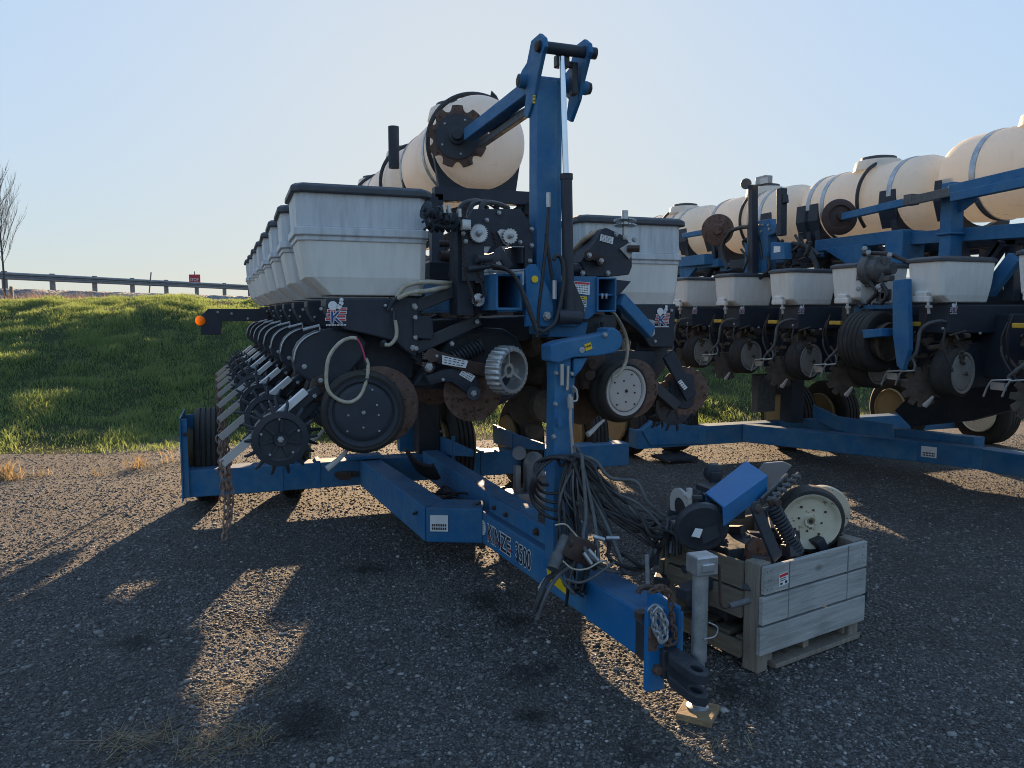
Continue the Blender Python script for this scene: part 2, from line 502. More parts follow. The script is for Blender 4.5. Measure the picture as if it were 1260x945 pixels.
# the aureole round the sun rolls off the way a camera's highlights do, keeping its hue
bw = nt.nodes.new('ShaderNodeRGBToBW'); nt.links.new(sky.outputs[0], bw.inputs[0])
den = nt.nodes.new('ShaderNodeMath'); den.operation = 'MULTIPLY_ADD'; nt.links.new(bw.outputs[0], den.inputs[0]); den.inputs[1].default_value = ROLL; den.inputs[2].default_value = 1.0
inv_ = nt.nodes.new('ShaderNodeMath'); inv_.operation = 'DIVIDE'; inv_.inputs[0].default_value = 1.0; nt.links.new(den.outputs[0], inv_.inputs[1])
dv = nt.nodes.new('ShaderNodeVectorMath'); dv.operation = 'SCALE'; nt.links.new(sky.outputs[0], dv.inputs[0]); nt.links.new(inv_.outputs[0], dv.inputs['Scale'])
pcd = nt.nodes.new('ShaderNodeVectorMath'); pcd.operation = 'MULTIPLY_ADD'; nt.links.new(sky.outputs[0], pcd.inputs[0]); pcd.inputs[1].default_value = (ROLL, ROLL, ROLL); pcd.inputs[2].default_value = (1, 1, 1)
pcv = nt.nodes.new('ShaderNodeVectorMath'); pcv.operation = 'DIVIDE'; nt.links.new(sky.outputs[0], pcv.inputs[0]); nt.links.new(pcd.outputs[0], pcv.inputs[1])
both = nt.nodes.new('ShaderNodeMix'); both.data_type = 'VECTOR'; both.inputs[0].default_value = 0.62
nt.links.new(dv.outputs[0], both.inputs[4]); nt.links.new(pcv.outputs[0], both.inputs[5])
wb_ = nt.nodes.new('ShaderNodeVectorMath'); wb_.operation = 'MULTIPLY'; nt.links.new(both.outputs[1], wb_.inputs[0]); wb_.inputs[1].default_value = (0.85, 0.985, 1.15)
nt.links.new(wb_.outputs[0], bg.inputs['Color']); bg.inputs['Strength'].default_value = SKY_STRENGTH
SC.view_settings.view_transform = 'Standard'; SC.view_settings.look = 'None'; SC.view_settings.gamma = 1; SC.view_settings.use_curve_mapping = False
SC.view_settings.exposure = 2.87
SC.cycles.max_bounces = 10; SC.cycles.diffuse_bounces = 5; SC.cycles.transmission_bounces = 6
SC.cycles.use_denoising = True; SC.cycles.filter_width = 1.0
SC.cycles.sample_clamp_indirect = 6.0

# ------------------------------------------------------------------ terrain
def foot(lat):
    return 9.95 + 0.2 * max(-12, min(12, lat)) + 0.12 * math.sin(lat * 1.7)
_gw = [(rng.uniform(0.5, 2.6), rng.uniform(0, 2 * PI), rng.uniform(0, 2 * PI)) for _ in range(26)]
def lumps(x, y):
    s = 0.0
    for k, a, ph in _gw:
        s = s + np.sin(k * 1.5 * (np.cos(a) * x + np.sin(a) * y) + ph) / (0.8 + k)
    return s * 0.024
def bank_h(lat, dep):
    f = 9.95 + 0.2 * np.clip(lat, -12, 12) + 0.12 * np.sin(lat * 1.7)
    s = dep - f
    t = np.clip(s / 11.0, 0, 1)
    h = 1.93 * (t * t * (3 - 2 * t) * 0.75 + t * 0.25)
    damp = np.clip(s / 1.5, 0, 1) * np.clip((30 - dep) / 8, 0.0, 1)
    return h + lumps(lat, dep) * damp

# one sheet of gravel to the horizon
m, nt, b = nodes_of('gravel'); M['gravel'] = m
v = coords(nt, world=True)
vo = N(nt, 'ShaderNodeTexVoronoi'); vo.inputs['Scale'].default_value = 62; nt.links.new(v, vo.inputs['Vector'])
vo2 = N(nt, 'ShaderNodeTexVoronoi'); vo2.inputs['Scale'].default_value = 130; nt.links.new(v, vo2.inputs['Vector'])
sp = N(nt, 'ShaderNodeSeparateColor'); nt.links.new(vo.outputs['Color'], sp.inputs[0])
sp2 = N(nt, 'ShaderNodeSeparateColor'); nt.links.new(vo2.outputs['Color'], sp2.inputs[0])
c1 = ramp(nt, sp.outputs[0], [(0.0, (0.03, 0.03, 0.031)), (0.4, (0.065, 0.063, 0.062)), (0.75, (0.12, 0.116, 0.112)), (0.95, (0.28, 0.27, 0.26))])
c2 = ramp(nt, sp2.outputs[0], [(0.0, (0.025, 0.024, 0.023)), (0.6, (0.07, 0.066, 0.062)), (0.95, (0.17, 0.16, 0.15))])
big = noise(nt, v, 0.9, 6, 0.6)
c = mixc(nt, ramp(nt, noise(nt, v, 5, 5), [(0.4, g3(0)), (0.6, g3(1))]), c1, c2)
c = mixc(nt, ramp(nt, big, [(0.45, g3(0)), (0.65, g3(0.4))]), c, (0.06, 0.05, 0.041))
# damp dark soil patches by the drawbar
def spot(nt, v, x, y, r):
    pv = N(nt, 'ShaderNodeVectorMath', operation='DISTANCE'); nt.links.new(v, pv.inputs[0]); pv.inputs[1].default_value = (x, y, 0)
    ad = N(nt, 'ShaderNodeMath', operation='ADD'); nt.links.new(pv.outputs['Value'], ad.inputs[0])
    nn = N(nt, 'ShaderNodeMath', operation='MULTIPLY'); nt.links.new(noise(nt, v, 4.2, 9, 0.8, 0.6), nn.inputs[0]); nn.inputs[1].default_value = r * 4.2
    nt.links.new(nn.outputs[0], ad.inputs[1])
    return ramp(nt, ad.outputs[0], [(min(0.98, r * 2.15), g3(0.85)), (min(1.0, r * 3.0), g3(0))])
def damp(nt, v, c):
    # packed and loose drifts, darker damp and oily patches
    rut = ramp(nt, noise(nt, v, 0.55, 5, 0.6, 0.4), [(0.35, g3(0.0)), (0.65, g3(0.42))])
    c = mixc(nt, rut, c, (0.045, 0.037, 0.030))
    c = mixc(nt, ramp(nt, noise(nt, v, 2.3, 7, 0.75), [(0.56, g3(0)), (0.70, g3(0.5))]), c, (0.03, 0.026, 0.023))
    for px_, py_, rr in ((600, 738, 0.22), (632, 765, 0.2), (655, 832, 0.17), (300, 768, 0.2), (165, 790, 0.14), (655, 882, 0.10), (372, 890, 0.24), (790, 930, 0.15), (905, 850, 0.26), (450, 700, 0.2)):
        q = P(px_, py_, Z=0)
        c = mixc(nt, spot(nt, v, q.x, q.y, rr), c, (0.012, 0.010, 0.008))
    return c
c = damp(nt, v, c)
nt.links.new(c, b.inputs['Base Color']); b.inputs['Roughness'].default_value = 0.9
h = N(nt, 'ShaderNodeMath', operation='ADD'); nt.links.new(vo.outputs['Distance'], h.inputs[0]); nt.links.new(vo2.outputs['Distance'], h.inputs[1])
inv = N(nt, 'ShaderNodeMath', operation='MULTIPLY'); nt.links.new(h.outputs[0], inv.inputs[0]); inv.inputs[1].default_value = -1
bump(nt, b, inv.outputs[0], 1.0, 0.012)

gm = MB()
xs = [-900, -60, -14, -6, 0, 6, 14, 60, 900]
gm.add([(x, y, 0) for y in xs for x in xs], [(j * 9 + i, j * 9 + i + 1, (j + 1) * 9 + i + 1, (j + 1) * 9 + i) for j in range(8) for i in range(8)])
setting('gravel_ground', gm, 'gravel')

# grass bank
m, nt, b = nodes_of('turf_soil'); M['turf'] = m
v = coords(nt, world=True)
c = ramp(nt, noise(nt, v, 3, 7, 0.7), [(0.3, (0.022, 0.034, 0.014)), (0.55, (0.04, 0.056, 0.022)), (0.75, (0.075, 0.075, 0.04))])
nt.links.new(c, b.inputs['Base Color']); b.inputs['Roughness'].default_value = 1.0; b.inputs['Specular IOR Level'].default_value = 0.1
bump(nt, b, noise(nt, v, 22, 6, 0.7), 0.8, 0.04)
la = np.concatenate([np.linspace(-70, -15, 24)[:-1], np.arange(-15, 16.01, 0.16), np.linspace(16, 75, 26)[1:]])
ss = np.concatenate([np.linspace(-0.25, 12.5, 86), np.linspace(13, 24, 14), np.array([32, 45, 70, 120, 240, 500])])
LA, SS = np.meshgrid(la, ss)
FT = 9.95 + 0.2 * np.clip(LA, -12, 12) + 0.12 * np.sin(LA * 1.7)
DE = FT + SS
HH = bank_h(LA, DE); HH[0, :] = -0.06
X = _rt.x * LA + _f0.x * DE; Y = _rt.y * LA + _f0.y * DE
nr, nc = LA.shape
gb = MB()
gb.v = list(zip(X.ravel().tolist(), Y.ravel().tolist(), HH.ravel().tolist()))
gb.f = [(j * nc + i, j * nc + i + 1, (j + 1) * nc + i + 1, (j + 1) * nc + i) for j in range(nr - 1) for i in range(nc - 1)]
gb.sm = [True] * len(gb.f)
setting('grass_bank', gb, 'turf')

def np_mesh(name, verts, faces, mat, kind='stuff', smooth=False):
    me = bpy.data.meshes.new(name)
    nv, nf, k = len(verts), len(faces), faces.shape[1]
    me.vertices.add(nv); me.loops.add(nf * k); me.polygons.add(nf)
    me.vertices.foreach_set('co', verts.astype(np.float32).ravel())
    me.polygons.foreach_set('loop_start', np.arange(0, nf * k, k, dtype=np.int32))
    me.polygons.foreach_set('loop_total', np.full(nf, k, dtype=np.int32))
    me.loops.foreach_set('vertex_index', faces.astype(np.int32).ravel())
    me.update(calc_edges=True)
    if smooth: me.polygons.foreach_set('use_smooth', np.ones(nf, dtype=bool))
    me.materials.append(M[mat])
    o = bpy.data.objects.new(name, me); COL.objects.link(o); o['kind'] = kind
    return o

def leafy(name, stops, trans, tcol, rough=0.6):
    m, nt, b = nodes_of(name); M[name] = m
    g = N(nt, 'ShaderNodeNewGeometry')
    c = ramp(nt, g.outputs['Random Per Island'], stops)
    nt.links.new(c, b.inputs['Base Color']); b.inputs['Roughness'].default_value = rough; b.inputs['Specular IOR Level'].default_value = 0.25
    tr = N(nt, 'ShaderNodeBsdfTranslucent'); nt.links.new(mixc(nt, 0.65, c, tcol), tr.inputs['Color'])
    mx = N(nt, 'ShaderNodeMixShader'); mx.inputs[0].default_value = trans
    nt.links.new(b.outputs[0], mx.inputs[1]); nt.links.new(tr.outputs[0], mx.inputs[2])
    nt.links.new(mx.outputs[0], nt.nodes['Material Output'].inputs['Surface'])
leafy('grass_blade', [(0, (0.055, 0.095, 0.048)), (0.5, (0.085, 0.13, 0.066)), (0.85, (0.12, 0.16, 0.085)), (0.95, (0.21, 0.19, 0.12))], 0.5, (0.44, 0.56, 0.14))
leafy('straw', [(0, (0.20, 0.14, 0.075)), (0.6, (0.34, 0.25, 0.14)), (1, (0.44, 0.36, 0.2))], 0.35, (0.6, 0.42, 0.2))
leafy('dry_weed', [(0, (0.16, 0.10, 0.07)), (0.6, (0.25, 0.16, 0.12)), (1, (0.34, 0.25, 0.18))], 0.3, (0.5, 0.34, 0.2))

def blades(x, y, z, hgt, wid, lean):
    n = len(x)
    a = rng.uniform(0, 2 * PI, n); la_ = rng.normal(0, lean, n); lb_ = rng.normal(0, lean, n)
    dx = np.cos(a) * wid / 2; dy = np.sin(a) * wid / 2
    v = np.empty((n, 5, 3))
    for k, (t, wf) in enumerate(((0, 1), (0, -1), (0.55, 0.8), (0.55, -0.8), (1, 0))):
        bend = t * t
        v[:, k, 0] = x + dx * wf + la_ * hgt * bend
        v[:, k, 1] = y + dy * wf + lb_ * hgt * bend
        v[:, k, 2] = z + hgt * t * (1 - 0.25 * bend * np.minimum(1, np.abs(la_) + np.abs(lb_)))
    base = np.arange(n)[:, None] * 5
    f = np.concatenate([base + np.array([[0, 1, 3]]), base + np.array([[0, 3, 2]]), base + np.array([[2, 3, 4]])])
    return v.reshape(-1, 3), f

def grass_patch(n, l0, l1, s0, s1):
    lat = rng.uniform(l0, l1, n); s = s0 + (s1 - s0) * rng.uniform(0, 1, n) ** 0.85
    dep = 9.95 + 0.2 * np.clip(lat, -12, 12) + 0.12 * np.sin(lat * 1.7) + s
    cl = lumps(lat * 3.1 + 5, dep * 3.1) + lumps(lat * 7 - 2, dep * 7) * 0.6
    keep = rng.uniform(-0.10, 0.10, n) < cl + 0.035
    lat, dep, cl, s = lat[keep], dep[keep], cl[keep], s[keep]
    h = bank_h(lat, dep)
    hg = (0.07 + 0.9 * np.clip(cl + 0.03, 0, 0.11)) * rng.uniform(0.5, 1.2, len(lat)) * np.clip(0.45 + s / 1.2, 0.4, 1)
    return blades(_rt.x * lat + _f0.x * dep, _rt.y * lat + _f0.y * dep, h - 0.01, hg, rng.uniform(0.005, 0.010, len(lat)), 0.5)
gv, gf = [], []; off = 0
for args in ((300000, -14.5, -1.5, -0.15, 11.2), (60000, -1.5, 5.5, -0.15, 9), (24000, 5.5, 14, -0.1, 9)):
    v_, f_ = grass_patch(*args); gv.append(v_); gf.append(f_ + off); off += len(v_)
np_mesh('grass', np.concatenate(gv), np.concatenate(gf), 'grass_blade')

# loose stones lying on the yard
m, nt, b = nodes_of('stone'); M['stone'] = m
g = N(nt, 'ShaderNodeNewGeometry')
c = ramp(nt, g.outputs['Random Per Island'], [(0, (0.05, 0.048, 0.048)), (0.4, (0.10, 0.096, 0.093)), (0.75, (0.155, 0.148, 0.142)), (0.93, (0.25, 0.24, 0.228)), (0.985, (0.36, 0.345, 0.33)), (1.0, (0.55, 0.53, 0.5))])
c = mixc(nt, ramp(nt, noise(nt, coords(nt, world=True), 90, 4), [(0.35, g3(0)), (0.75, g3(0.35))]), c, (0.075, 0.066, 0.058))
c = damp(nt, coords(nt, world=True), c)
nt.links.new(c, b.inputs['Base Color']); b.inputs['Roughness'].default_value = 0.8
def ico(sub):
    bm = bmesh.new(); bmesh.ops.create_icosphere(bm, subdivisions=sub, radius=1)
    r = np.array([tuple(q.co) for q in bm.verts]), np.array([[q.index for q in f_.verts] for f_ in bm.faces]); bm.free(); return r
ICO = {1: ico(1), 2: ico(2)}
def stones(n, d0, d1, r0, r1, power, lod=1):
    iv, ifc = ICO[lod]
    dep = d0 + (d1 - d0) * rng.uniform(0, 1, n) ** power
    lat = rng.uniform(-1.0, 0.9, n) * (dep + 0.7)
    ft = 9.95 + 0.2 * np.clip(lat, -12, 12)
    ok = dep < ft - 0.1
    dep, lat = dep[ok], lat[ok]; n = len(dep)
    r = r0 + (r1 - r0) * rng.uniform(0, 1, n) ** 3.0
    sc = np.stack([r * rng.uniform(0.8, 1.35, n), r * rng.uniform(0.7, 1.1, n), r * rng.uniform(0.4, 0.75, n)], 1)
    a = rng.uniform(0, 2 * PI, n)
    v = iv[None, :, :] * (1 + rng.normal(0, 0.16, (n, len(iv), 1))) * sc[:, None, :]
    x = v[:, :, 0] * np.cos(a)[:, None] - v[:, :, 1] * np.sin(a)[:, None]
    y = v[:, :, 0] * np.sin(a)[:, None] + v[:, :, 1] * np.cos(a)[:, None]
    cx = _rt.x * lat + _f0.x * dep; cy = _rt.y * lat + _f0.y * dep
    z = v[:, :, 2] + (sc[:, 2] * rng.uniform(-0.25, 0.55, n))[:, None]
    return np.stack([x + cx[:, None], y + cy[:, None], z], 2).reshape(-1, 3), (ifc[None] + (np.arange(n) * len(iv))[:, None, None]).reshape(-1, 3)
sv, sf = [], []; off = 0
for args in ((132000, 1.7, 4.6, 0.0035, 0.009, 1.25), (112000, 3.8, 10.2, 0.005, 0.011, 1.15), (12500, 2.0, 7, 0.007, 0.015, 1.2, 2), (260, 2.4, 6.5, 0.013, 0.022, 1.0, 2)):
    v_, f_ = stones(*args); sv.append(v_); sf.append(f_ + off); off += len(v_)
np_mesh('loose_gravel', np.concatenate(sv), np.concatenate(sf), 'stone', smooth=True)

# dry straw and stems lying about
def straws(spots):
    V, Fc = [], []; off = 0
    for x, y, n, rad, ln in spots:
        for _ in range(n):
            a = rng.uniform(0, 2 * PI); rr = rad * math.sqrt(rng.uniform(0, 1)); L = ln * rng.uniform(0.4, 1.2)
            px_, py_ = x + math.cos(a) * rr, y + math.sin(a) * rr * 0.7
            d = rng.uniform(0, 2 * PI); up = abs(rng.normal(0, 0.18)); w = rng.uniform(0.0007, 0.0016)
            dx, dy = math.cos(d) * L, math.sin(d) * L
            nx, ny = -math.sin(d) * w, math.cos(d) * w
            z0 = rng.uniform(0.006, 0.03)
            V += [(px_ + nx, py_ + ny, z0), (px_ - nx, py_ - ny, z0), (px_ + dx - nx * 0.5, py_ + dy - ny * 0.5, z0 + up * L + 0.004), (px_ + dx + nx * 0.5, py_ + dy + ny * 0.5, z0 + up * L + 0.004)]
            Fc.append((off, off + 1, off + 2, off + 3)); off += 4
    return np.array(V), np.array(Fc)
sp_ = []
for px_, py_, n, rad, ln in ((165, 918, 90, 0.15, 0.15), (300, 850, 200, 0.22, 0.06), (275, 920, 260, 0.18, 0.07), (20, 588, 260, 0.3, 0.12), (165, 578, 200, 0.35, 0.12), (90, 592, 200, 0.6, 0.10), (215, 572, 120, 0.3, 0.14),
                             (130, 640, 120, 0.5, 0.12), (120, 655, 70, 0.3, 0.12), (420, 650, 60, 0.5, 0.08), (480, 640, 50, 0.3, 0.06), (330, 660, 120, 0.6, 0.07), (760, 880, 60, 0.4, 0.05), (880, 925, 60, 0.15, 0.06), (330, 640, 60, 0.3, 0.08), (640, 600, 140, 0.4, 0.07)):
    q = P(px_, py_, Z=0); sp_.append((q.x, q.y, n, rad, ln))
v_, f_ = straws(sp_); np_mesh('dry_straw', v_, f_, 'straw')

# dry weeds on the crest by the tree, tufts at the edge of the yard
def tufts(name, spots, mat):
    V, Fc = [], []; off = 0
    for x, y, z, n, rad, hg in spots:
        k = n
        v_, f_ = blades(x + rng.normal(0, rad, k), y + rng.normal(0, rad, k), np.full(k, z), hg * rng.uniform(0.4, 1.2, k), rng.uniform(0.004, 0.010, k), 0.5)
        V.append(v_); Fc.append(f_ + off); off += len(v_)
    return np_mesh(name, np.concatenate(V), np.concatenate(Fc), mat)
ws = []
for i in range(60):
    px_ = rng.uniform(2, 118) if i < 48 else rng.uniform(100, 150)
    q = D(px_, 373, rng.uniform(23, 28)); ws.append((q.x, q.y, 1.85, 60, 0.28, rng.uniform(0.2, 0.75) * (1.0 if px_ < 60 else 0.75)))
tufts('dry_weeds', ws, 'dry_weed')
ws = []
for px_, py_, k_, h_ in ((6, 588, 90, 0.20), (13, 590, 60, 0.14), (166, 577, 40, 0.15), (171, 575, 25, 0.17), (208, 569, 16, 0.22), (52, 585, 12, 0.10), (120, 586, 10, 0.10)):
    q = P(px_, py_, Z=0); ws.append((q.x, q.y, 0, k_, 0.05, h_))
tufts('dry_grass_tufts', ws, 'straw')

# ------------------------------------------------------------------ road on its rubble embankment, guard rail
A = D(8, 353, 36.0); B = D(278, 365, 50.0)
U = (B - A); U.z = 0; SPAN = U.length / 6; U.normalize()
NV = Vector((U.y, -U.x, 0))
if NV.dot(Vector((_f0.x, _f0.y, 0))) > 0: NV = -NV
TOP = 2.8
m, nt, b = nodes_of('rubble'); M['rubble'] = m
v = coords(nt, world=True)
vo = N(nt, 'ShaderNodeTexVoronoi'); vo.inputs['Scale'].default_value = 5.5; nt.links.new(v, vo.inputs['Vector'])
s_ = N(nt, 'ShaderNodeSeparateColor'); nt.links.new(vo.outputs['Color'], s_.inputs[0])
c = ramp(nt, s_.outputs[0], [(0, (0.10, 0.10, 0.105)), (0.5, (0.2, 0.2, 0.205)), (0.9, (0.36, 0.35, 0.34))])
nt.links.new(c, b.inputs['Base Color']); b.inputs['Roughness'].default_value = 0.9
i_ = N(nt, 'ShaderNodeMath', operation='MULTIPLY'); nt.links.new(vo.outputs['Distance'], i_.inputs[0]); i_.inputs[1].default_value = -1
bump(nt, b, i_.outputs[0], 1.0, 0.12)
M['asphalt'] = plain('asphalt', (0.05, 0.05, 0.052), 0.9, 0, 0.25, 40, 0.3)
em = MB(); prof = [(-9, 1.2), (-8, TOP - 0.05), (0.55, TOP - 0.05), (1.2, TOP - 0.25), (2.2, TOP - 0.62), (3.4, 1.75), (3.6, 1.2)]
K = 90; T = np.linspace(-40, 110, K)
vv = []
for (o_, z_) in prof:
    for t in T:
        jig = 0 if o_ < 0.5 else rng.normal(0, 0.06)
        p = A + U * t + NV * (o_ + jig); vv.append((p.x, p.y, z_ + (jig if o_ > 0.6 else 0)))
em.add(vv, [(j * K + i, j * K + i + 1, (j + 1) * K + i + 1, (j + 1) * K + i) for j in range(len(prof) - 1) for i in range(K - 1)], True)
setting('road_embankment', em, 'rubble')
rd = MB(); a_ = A + U * -39 + NV * -0.6; b_ = A + U * 109 + NV * -0.6
rd.add([(*(a_ + NV * 0).xy, TOP - 0.03), (*(b_).xy, TOP - 0.03), (*(b_ - NV * 6.4).xy, TOP - 0.03), (*(a_ - NV * 6.4).xy, TOP - 0.03)], [(0, 1, 2, 3)])
setting('road', rd, 'asphalt')

root = thing('guard_rail', 'long grey metal guard rail on posts along the road above the grass', 'guard rail', (A.x, A.y, TOP))
M['rail'] = plain('dull_rail', (0.20, 0.21, 0.23), 0.5, 0.5, 0.2, 3)
M['rail_post'] = plain('rail_post', (0.20, 0.19, 0.18), 0.8, 0, 0.25, 8)
wb = MB()
pr = [(0.0, 0.75), (0.07, 0.70), (0.07, 0.64), (0.0, 0.60), (0.0, 0.55), (0.07, 0.51), (0.07, 0.45), (0.0, 0.40), (-0.02, 0.40), (0.045, 0.455), (0.045, 0.505), (-0.02, 0.545), (-0.02, 0.605), (0.045, 0.645), (0.045, 0.695), (-0.02, 0.75)]
a_ = A + U * (-SPAN * 4); L_ = SPAN * 24
wb.prism([(a_.x + NV.x * o_, a_.y + NV.y * o_, TOP + z_ - 0.02) for o_, z_ in pr], U * L_)
part('rail', wb, 'rail', root)
for i in range(-3, 19):
    p = A + U * (SPAN * i); pb = MB()
    ang = math.atan2(U.y, U.x)
    pb.box((p.x - NV.x * 0.10, p.y - NV.y * 0.10, TOP + 0.33), (0.20, 0.15, 0.90), Matrix.Rotation(ang, 3, 'Z'))
    part('post', pb, 'rail_post', root, bevel=0.01)

# red sign standing behind the rail
q = D(240, 350, 50.0); base = Vector((q.x, q.y, TOP)) ; zr = 1.6 + (386 - 346.0) / F * 50
root = thing('stop_sign', 'small red square sign with white letters behind the guard rail', 'sign', (base.x, base.y, TOP - 0.05))
tr_ = _rt.copy(); fv = -_f0
sb = MB(); sb.prism([base + tr_ * x + Vector((0, 0, z)) + fv * 0.02 for x, z in ((-0.36, zr - TOP - 0.37), (0.36, zr - TOP - 0.37), (0.36, zr - TOP + 0.42), (-0.36, zr - TOP + 0.42))], fv * 0.02)
M['sign_red'] = plain('sign_red', (0.42, 0.03, 0.04), 0.5, 0, 0.15, 3)
sp = part('sign_panel', sb, 'sign_red', root)
pb = MB(); pb.box(base + Vector((0, 0, (zr - TOP + 0.62) / 2 - 0.1)), (0.06, 0.06, zr - TOP + 0.62 + 0.2)); part('sign_post', pb, 'rail_post', root)
letters('sign_text', 'STOP', 0.27, base + tr_ * -0.315 + fv * 0.046 + Vector((0, 0, zr - TOP + 0.0)), tr_, (0, 0, 1), 'white', sp, sx=0.88)

# little marker plate, leaning stake
q = D(68, 352, 41); root = thing('marker_post', 'thin post with a small square marker plate behind the guard rail', 'marker post', (q.x, q.y, TOP - 0.05))
pb = MB(); pb.box((q.x, q.y, TOP + 0.36), (0.05, 0.05, 0.85)); part('post', pb, 'rail_post', root)
pb = MB(); pb.box((q.x - 0.02, q.y - 0.045, TOP + 0.74), (0.20, 0.02, 0.16), Matrix.Rotation(-YAW, 3, 'Z')); part('marker_plate', pb, 'rail', root)
q = D(183, 362, 44); e = D(186, 335, 44); pb = MB(); q.z = TOP - 0.3; pb.bar(q, e, 0.07, 0.05, (0, 1, 0))
whole('leaning_stake', pb, 'rail_post', 'thin pale stake leaning beside the guard rail near the red sign', 'stake')

# young bare tree with its stake
q = D(6, 374, 28.0); tb = Vector((q.x, q.y, 1.80)); HT = 1.6 + (386 - 205) / F * 28 - 1.80
root = thing('bare_tree', 'slim leafless young tree with upright branches beside the guard rail', 'tree', tuple(tb))
M['bark'] = plain('bark', (0.10, 0.082, 0.072), 0.9, 0, 0.3, 30, 0.3)
tr_ = MB(); tr_.tube([tb + Vector((0.02 * math.sin(k), 0, HT * k / 8.0)) for k in range(9)], 0.045, 8, 3, 0.006)
part('trunk', tr_, 'bark', root)
cr = MB()
def twig(p, d, L, r, lev):
    pts = [p]; dd = d.copy()
    for k in range(5):
        dd = (dd + Vector((random.gauss(0, 0.07), random.gauss(0, 0.07), 0.10))).normalized()
        pts.append(pts[-1] + dd * (L / 5))
    cr.tube(pts, r, 4, 1, r * 0.3)
    if lev:
        for k in range(1, 6):
            for s_ in range(2):
                if random.random() < 0.8:
                    nd = (dd + Vector((random.gauss(0, 0.4), random.gauss(0, 0.4), 0.25))).normalized()
                    twig(pts[k], nd, L * random.uniform(0.28, 0.5), r * 0.55, lev - 1)
for k in range(34):
    t = 0.30 + 0.66 * k / 34; a = k * 2.4
    d_ = Vector((math.cos(a) * 0.5, math.sin(a) * 0.5, 0.95)).normalized()
    twig(tb + Vector((0, 0, HT * t)), d_, HT * 0.34 * (1.12 - t * 0.85), 0.009, 2 if k < 24 else 1)
part('crown', cr, 'bark', root)
pb = MB(); q2 = D(15, 374, 27.8); pb.box((q2.x, q2.y, 2.1), (0.10, 0.10, 0.95)); whole('tree_stake', pb, 'wood_post', 'short square wooden stake beside the leafless tree', 'stake', 0.01)
# ------------------------------------------------------------------ shared planter pieces
BLK = 'black'
NY = Vector((0, -1, 0))
M['badge_red'] = plain('badge_red', (0.50, 0.07, 0.09), 0.5, 0, 0.1, 30, 0.0)

def hopper(parent, x0, x1, y0, y1, zt, cuts, mats=('poly_grey', 'poly', 'lid')):
    """tall seed box: grey extension on top, white tapered box below, dark lid. cuts = heights below zt"""
    e0, e1, e2, e3 = cuts                    # rim top, rim bottom, knee, floor
    hb = MB()
    hb.loft([rect_ring(x0 + 0.030, x1 - 0.012, y0 + 0.03, y1 - 0.03, zt - e1, 0.035), rect_ring(x0 + 0.062, x1 - 0.016, y0 + 0.045, y1 - 0.05, zt - e2, 0.035),
             rect_ring(x0 + 0.16, x1 - 0.03, y0 + 0.07, y1 - 0.14, zt - e3, 0.03)])
    h = part('seed_hopper', hb, mats[1], parent, 0.006)
    ex = MB()
    ex.loft([rect_ring(x0 + 0.018, x1 - 0.022, y0 + 0.02, y1 - 0.02, zt - 0.04, 0.03), rect_ring(x0 + 0.026, x1 - 0.016, y0 + 0.024, y1 - 0.024, zt - e0, 0.03)])
    ex.loft([rect_ring(x0 + 0.012, x1 - 0.004, y0 + 0.010, y1 - 0.010, zt - e0, 0.035), rect_ring(x0 + 0.012, x1 - 0.004, y0 + 0.010, y1 - 0.010, zt - e1 + 0.018, 0.035),
             rect_ring(x0 + 0.024, x1 - 0.012, y0 + 0.022, y1 - 0.022, zt - e1 + 0.014, 0.035), rect_ring(x0 + 0.024, x1 - 0.012, y0 + 0.022, y1 - 0.022, zt - e1 - 0.008, 0.035)])
    part('hopper_extension', ex, mats[0], parent, 0.005)
    ld = MB()
    ld.loft([rect_ring(x0 - 0.002, x1 + 0.010, y0 - 0.004, y1 + 0.004, zt - 0.046, 0.035), rect_ring(x0, x1 + 0.010, y0 - 0.003, y1 + 0.003, zt - 0.014, 0.035), rect_ring(x0 + 0.022, x1 - 0.012, y0 + 0.02, y1 - 0.02, zt, 0.035)])
    part('hopper_lid', ld, mats[2], parent, 0.008)
    return h

def gauge_wheel(parent, c, axis, r, w, face, name='gauge_wheel', dish=0.0, bolts=True, bs=0.0050):
    """depth wheel: rubber tyre with a closed disc face; c = centre of the face"""
    c = Vector(c); ax = Vector(axis).normalized()
    t = MB()
    t.lathe(c, ax, [(r * 0.80, 0.004), (r * 0.90, -0.004), (r * 0.965, 0.006), (r, 0.022), (r * 1.0, w * 0.38), (r * 0.985, w * 0.42), (r * 0.985, w * 0.5), (r, w * 0.54), (r, w - 0.02), (r * 0.96, w), (r * 0.7, w)], 48)
    g = part(name, t, 'tyre', parent)
    f = MB()
    f.lathe(c - ax * 0.004, ax, [(r * 0.06, 0.0), (r * 0.3, -0.002 - dish), (r * 0.55, 0.0), (r * 0.66, 0.002), (r * 0.70, 0.010), (r * 0.74, -0.002), (r * 0.82, -0.004), (r * 0.83, 0.012), (r * 0.6, 0.02)], 48)
    wd = part('wheel_disc', f, face, g)
    if bolts:
        tt = ax.cross(Vector((0, 0, 1))).normalized(); uu = ax.cross(tt)
        bb = MB()
        for k in range(9):
            a = k * 0.698 + 0.2; q = r * (0.58 if k % 2 else 0.36)
            bb.bolt(c - ax * 0.006 + tt * math.cos(a) * q + uu * math.sin(a) * q, -ax, bs, 0.005)
        bb.bolt(c - ax * 0.006, -ax, bs * 1.9, 0.008)
        part('bolts', bb, 'bolt' if face != 'rim_grey' else 'brown', wd)
    return g

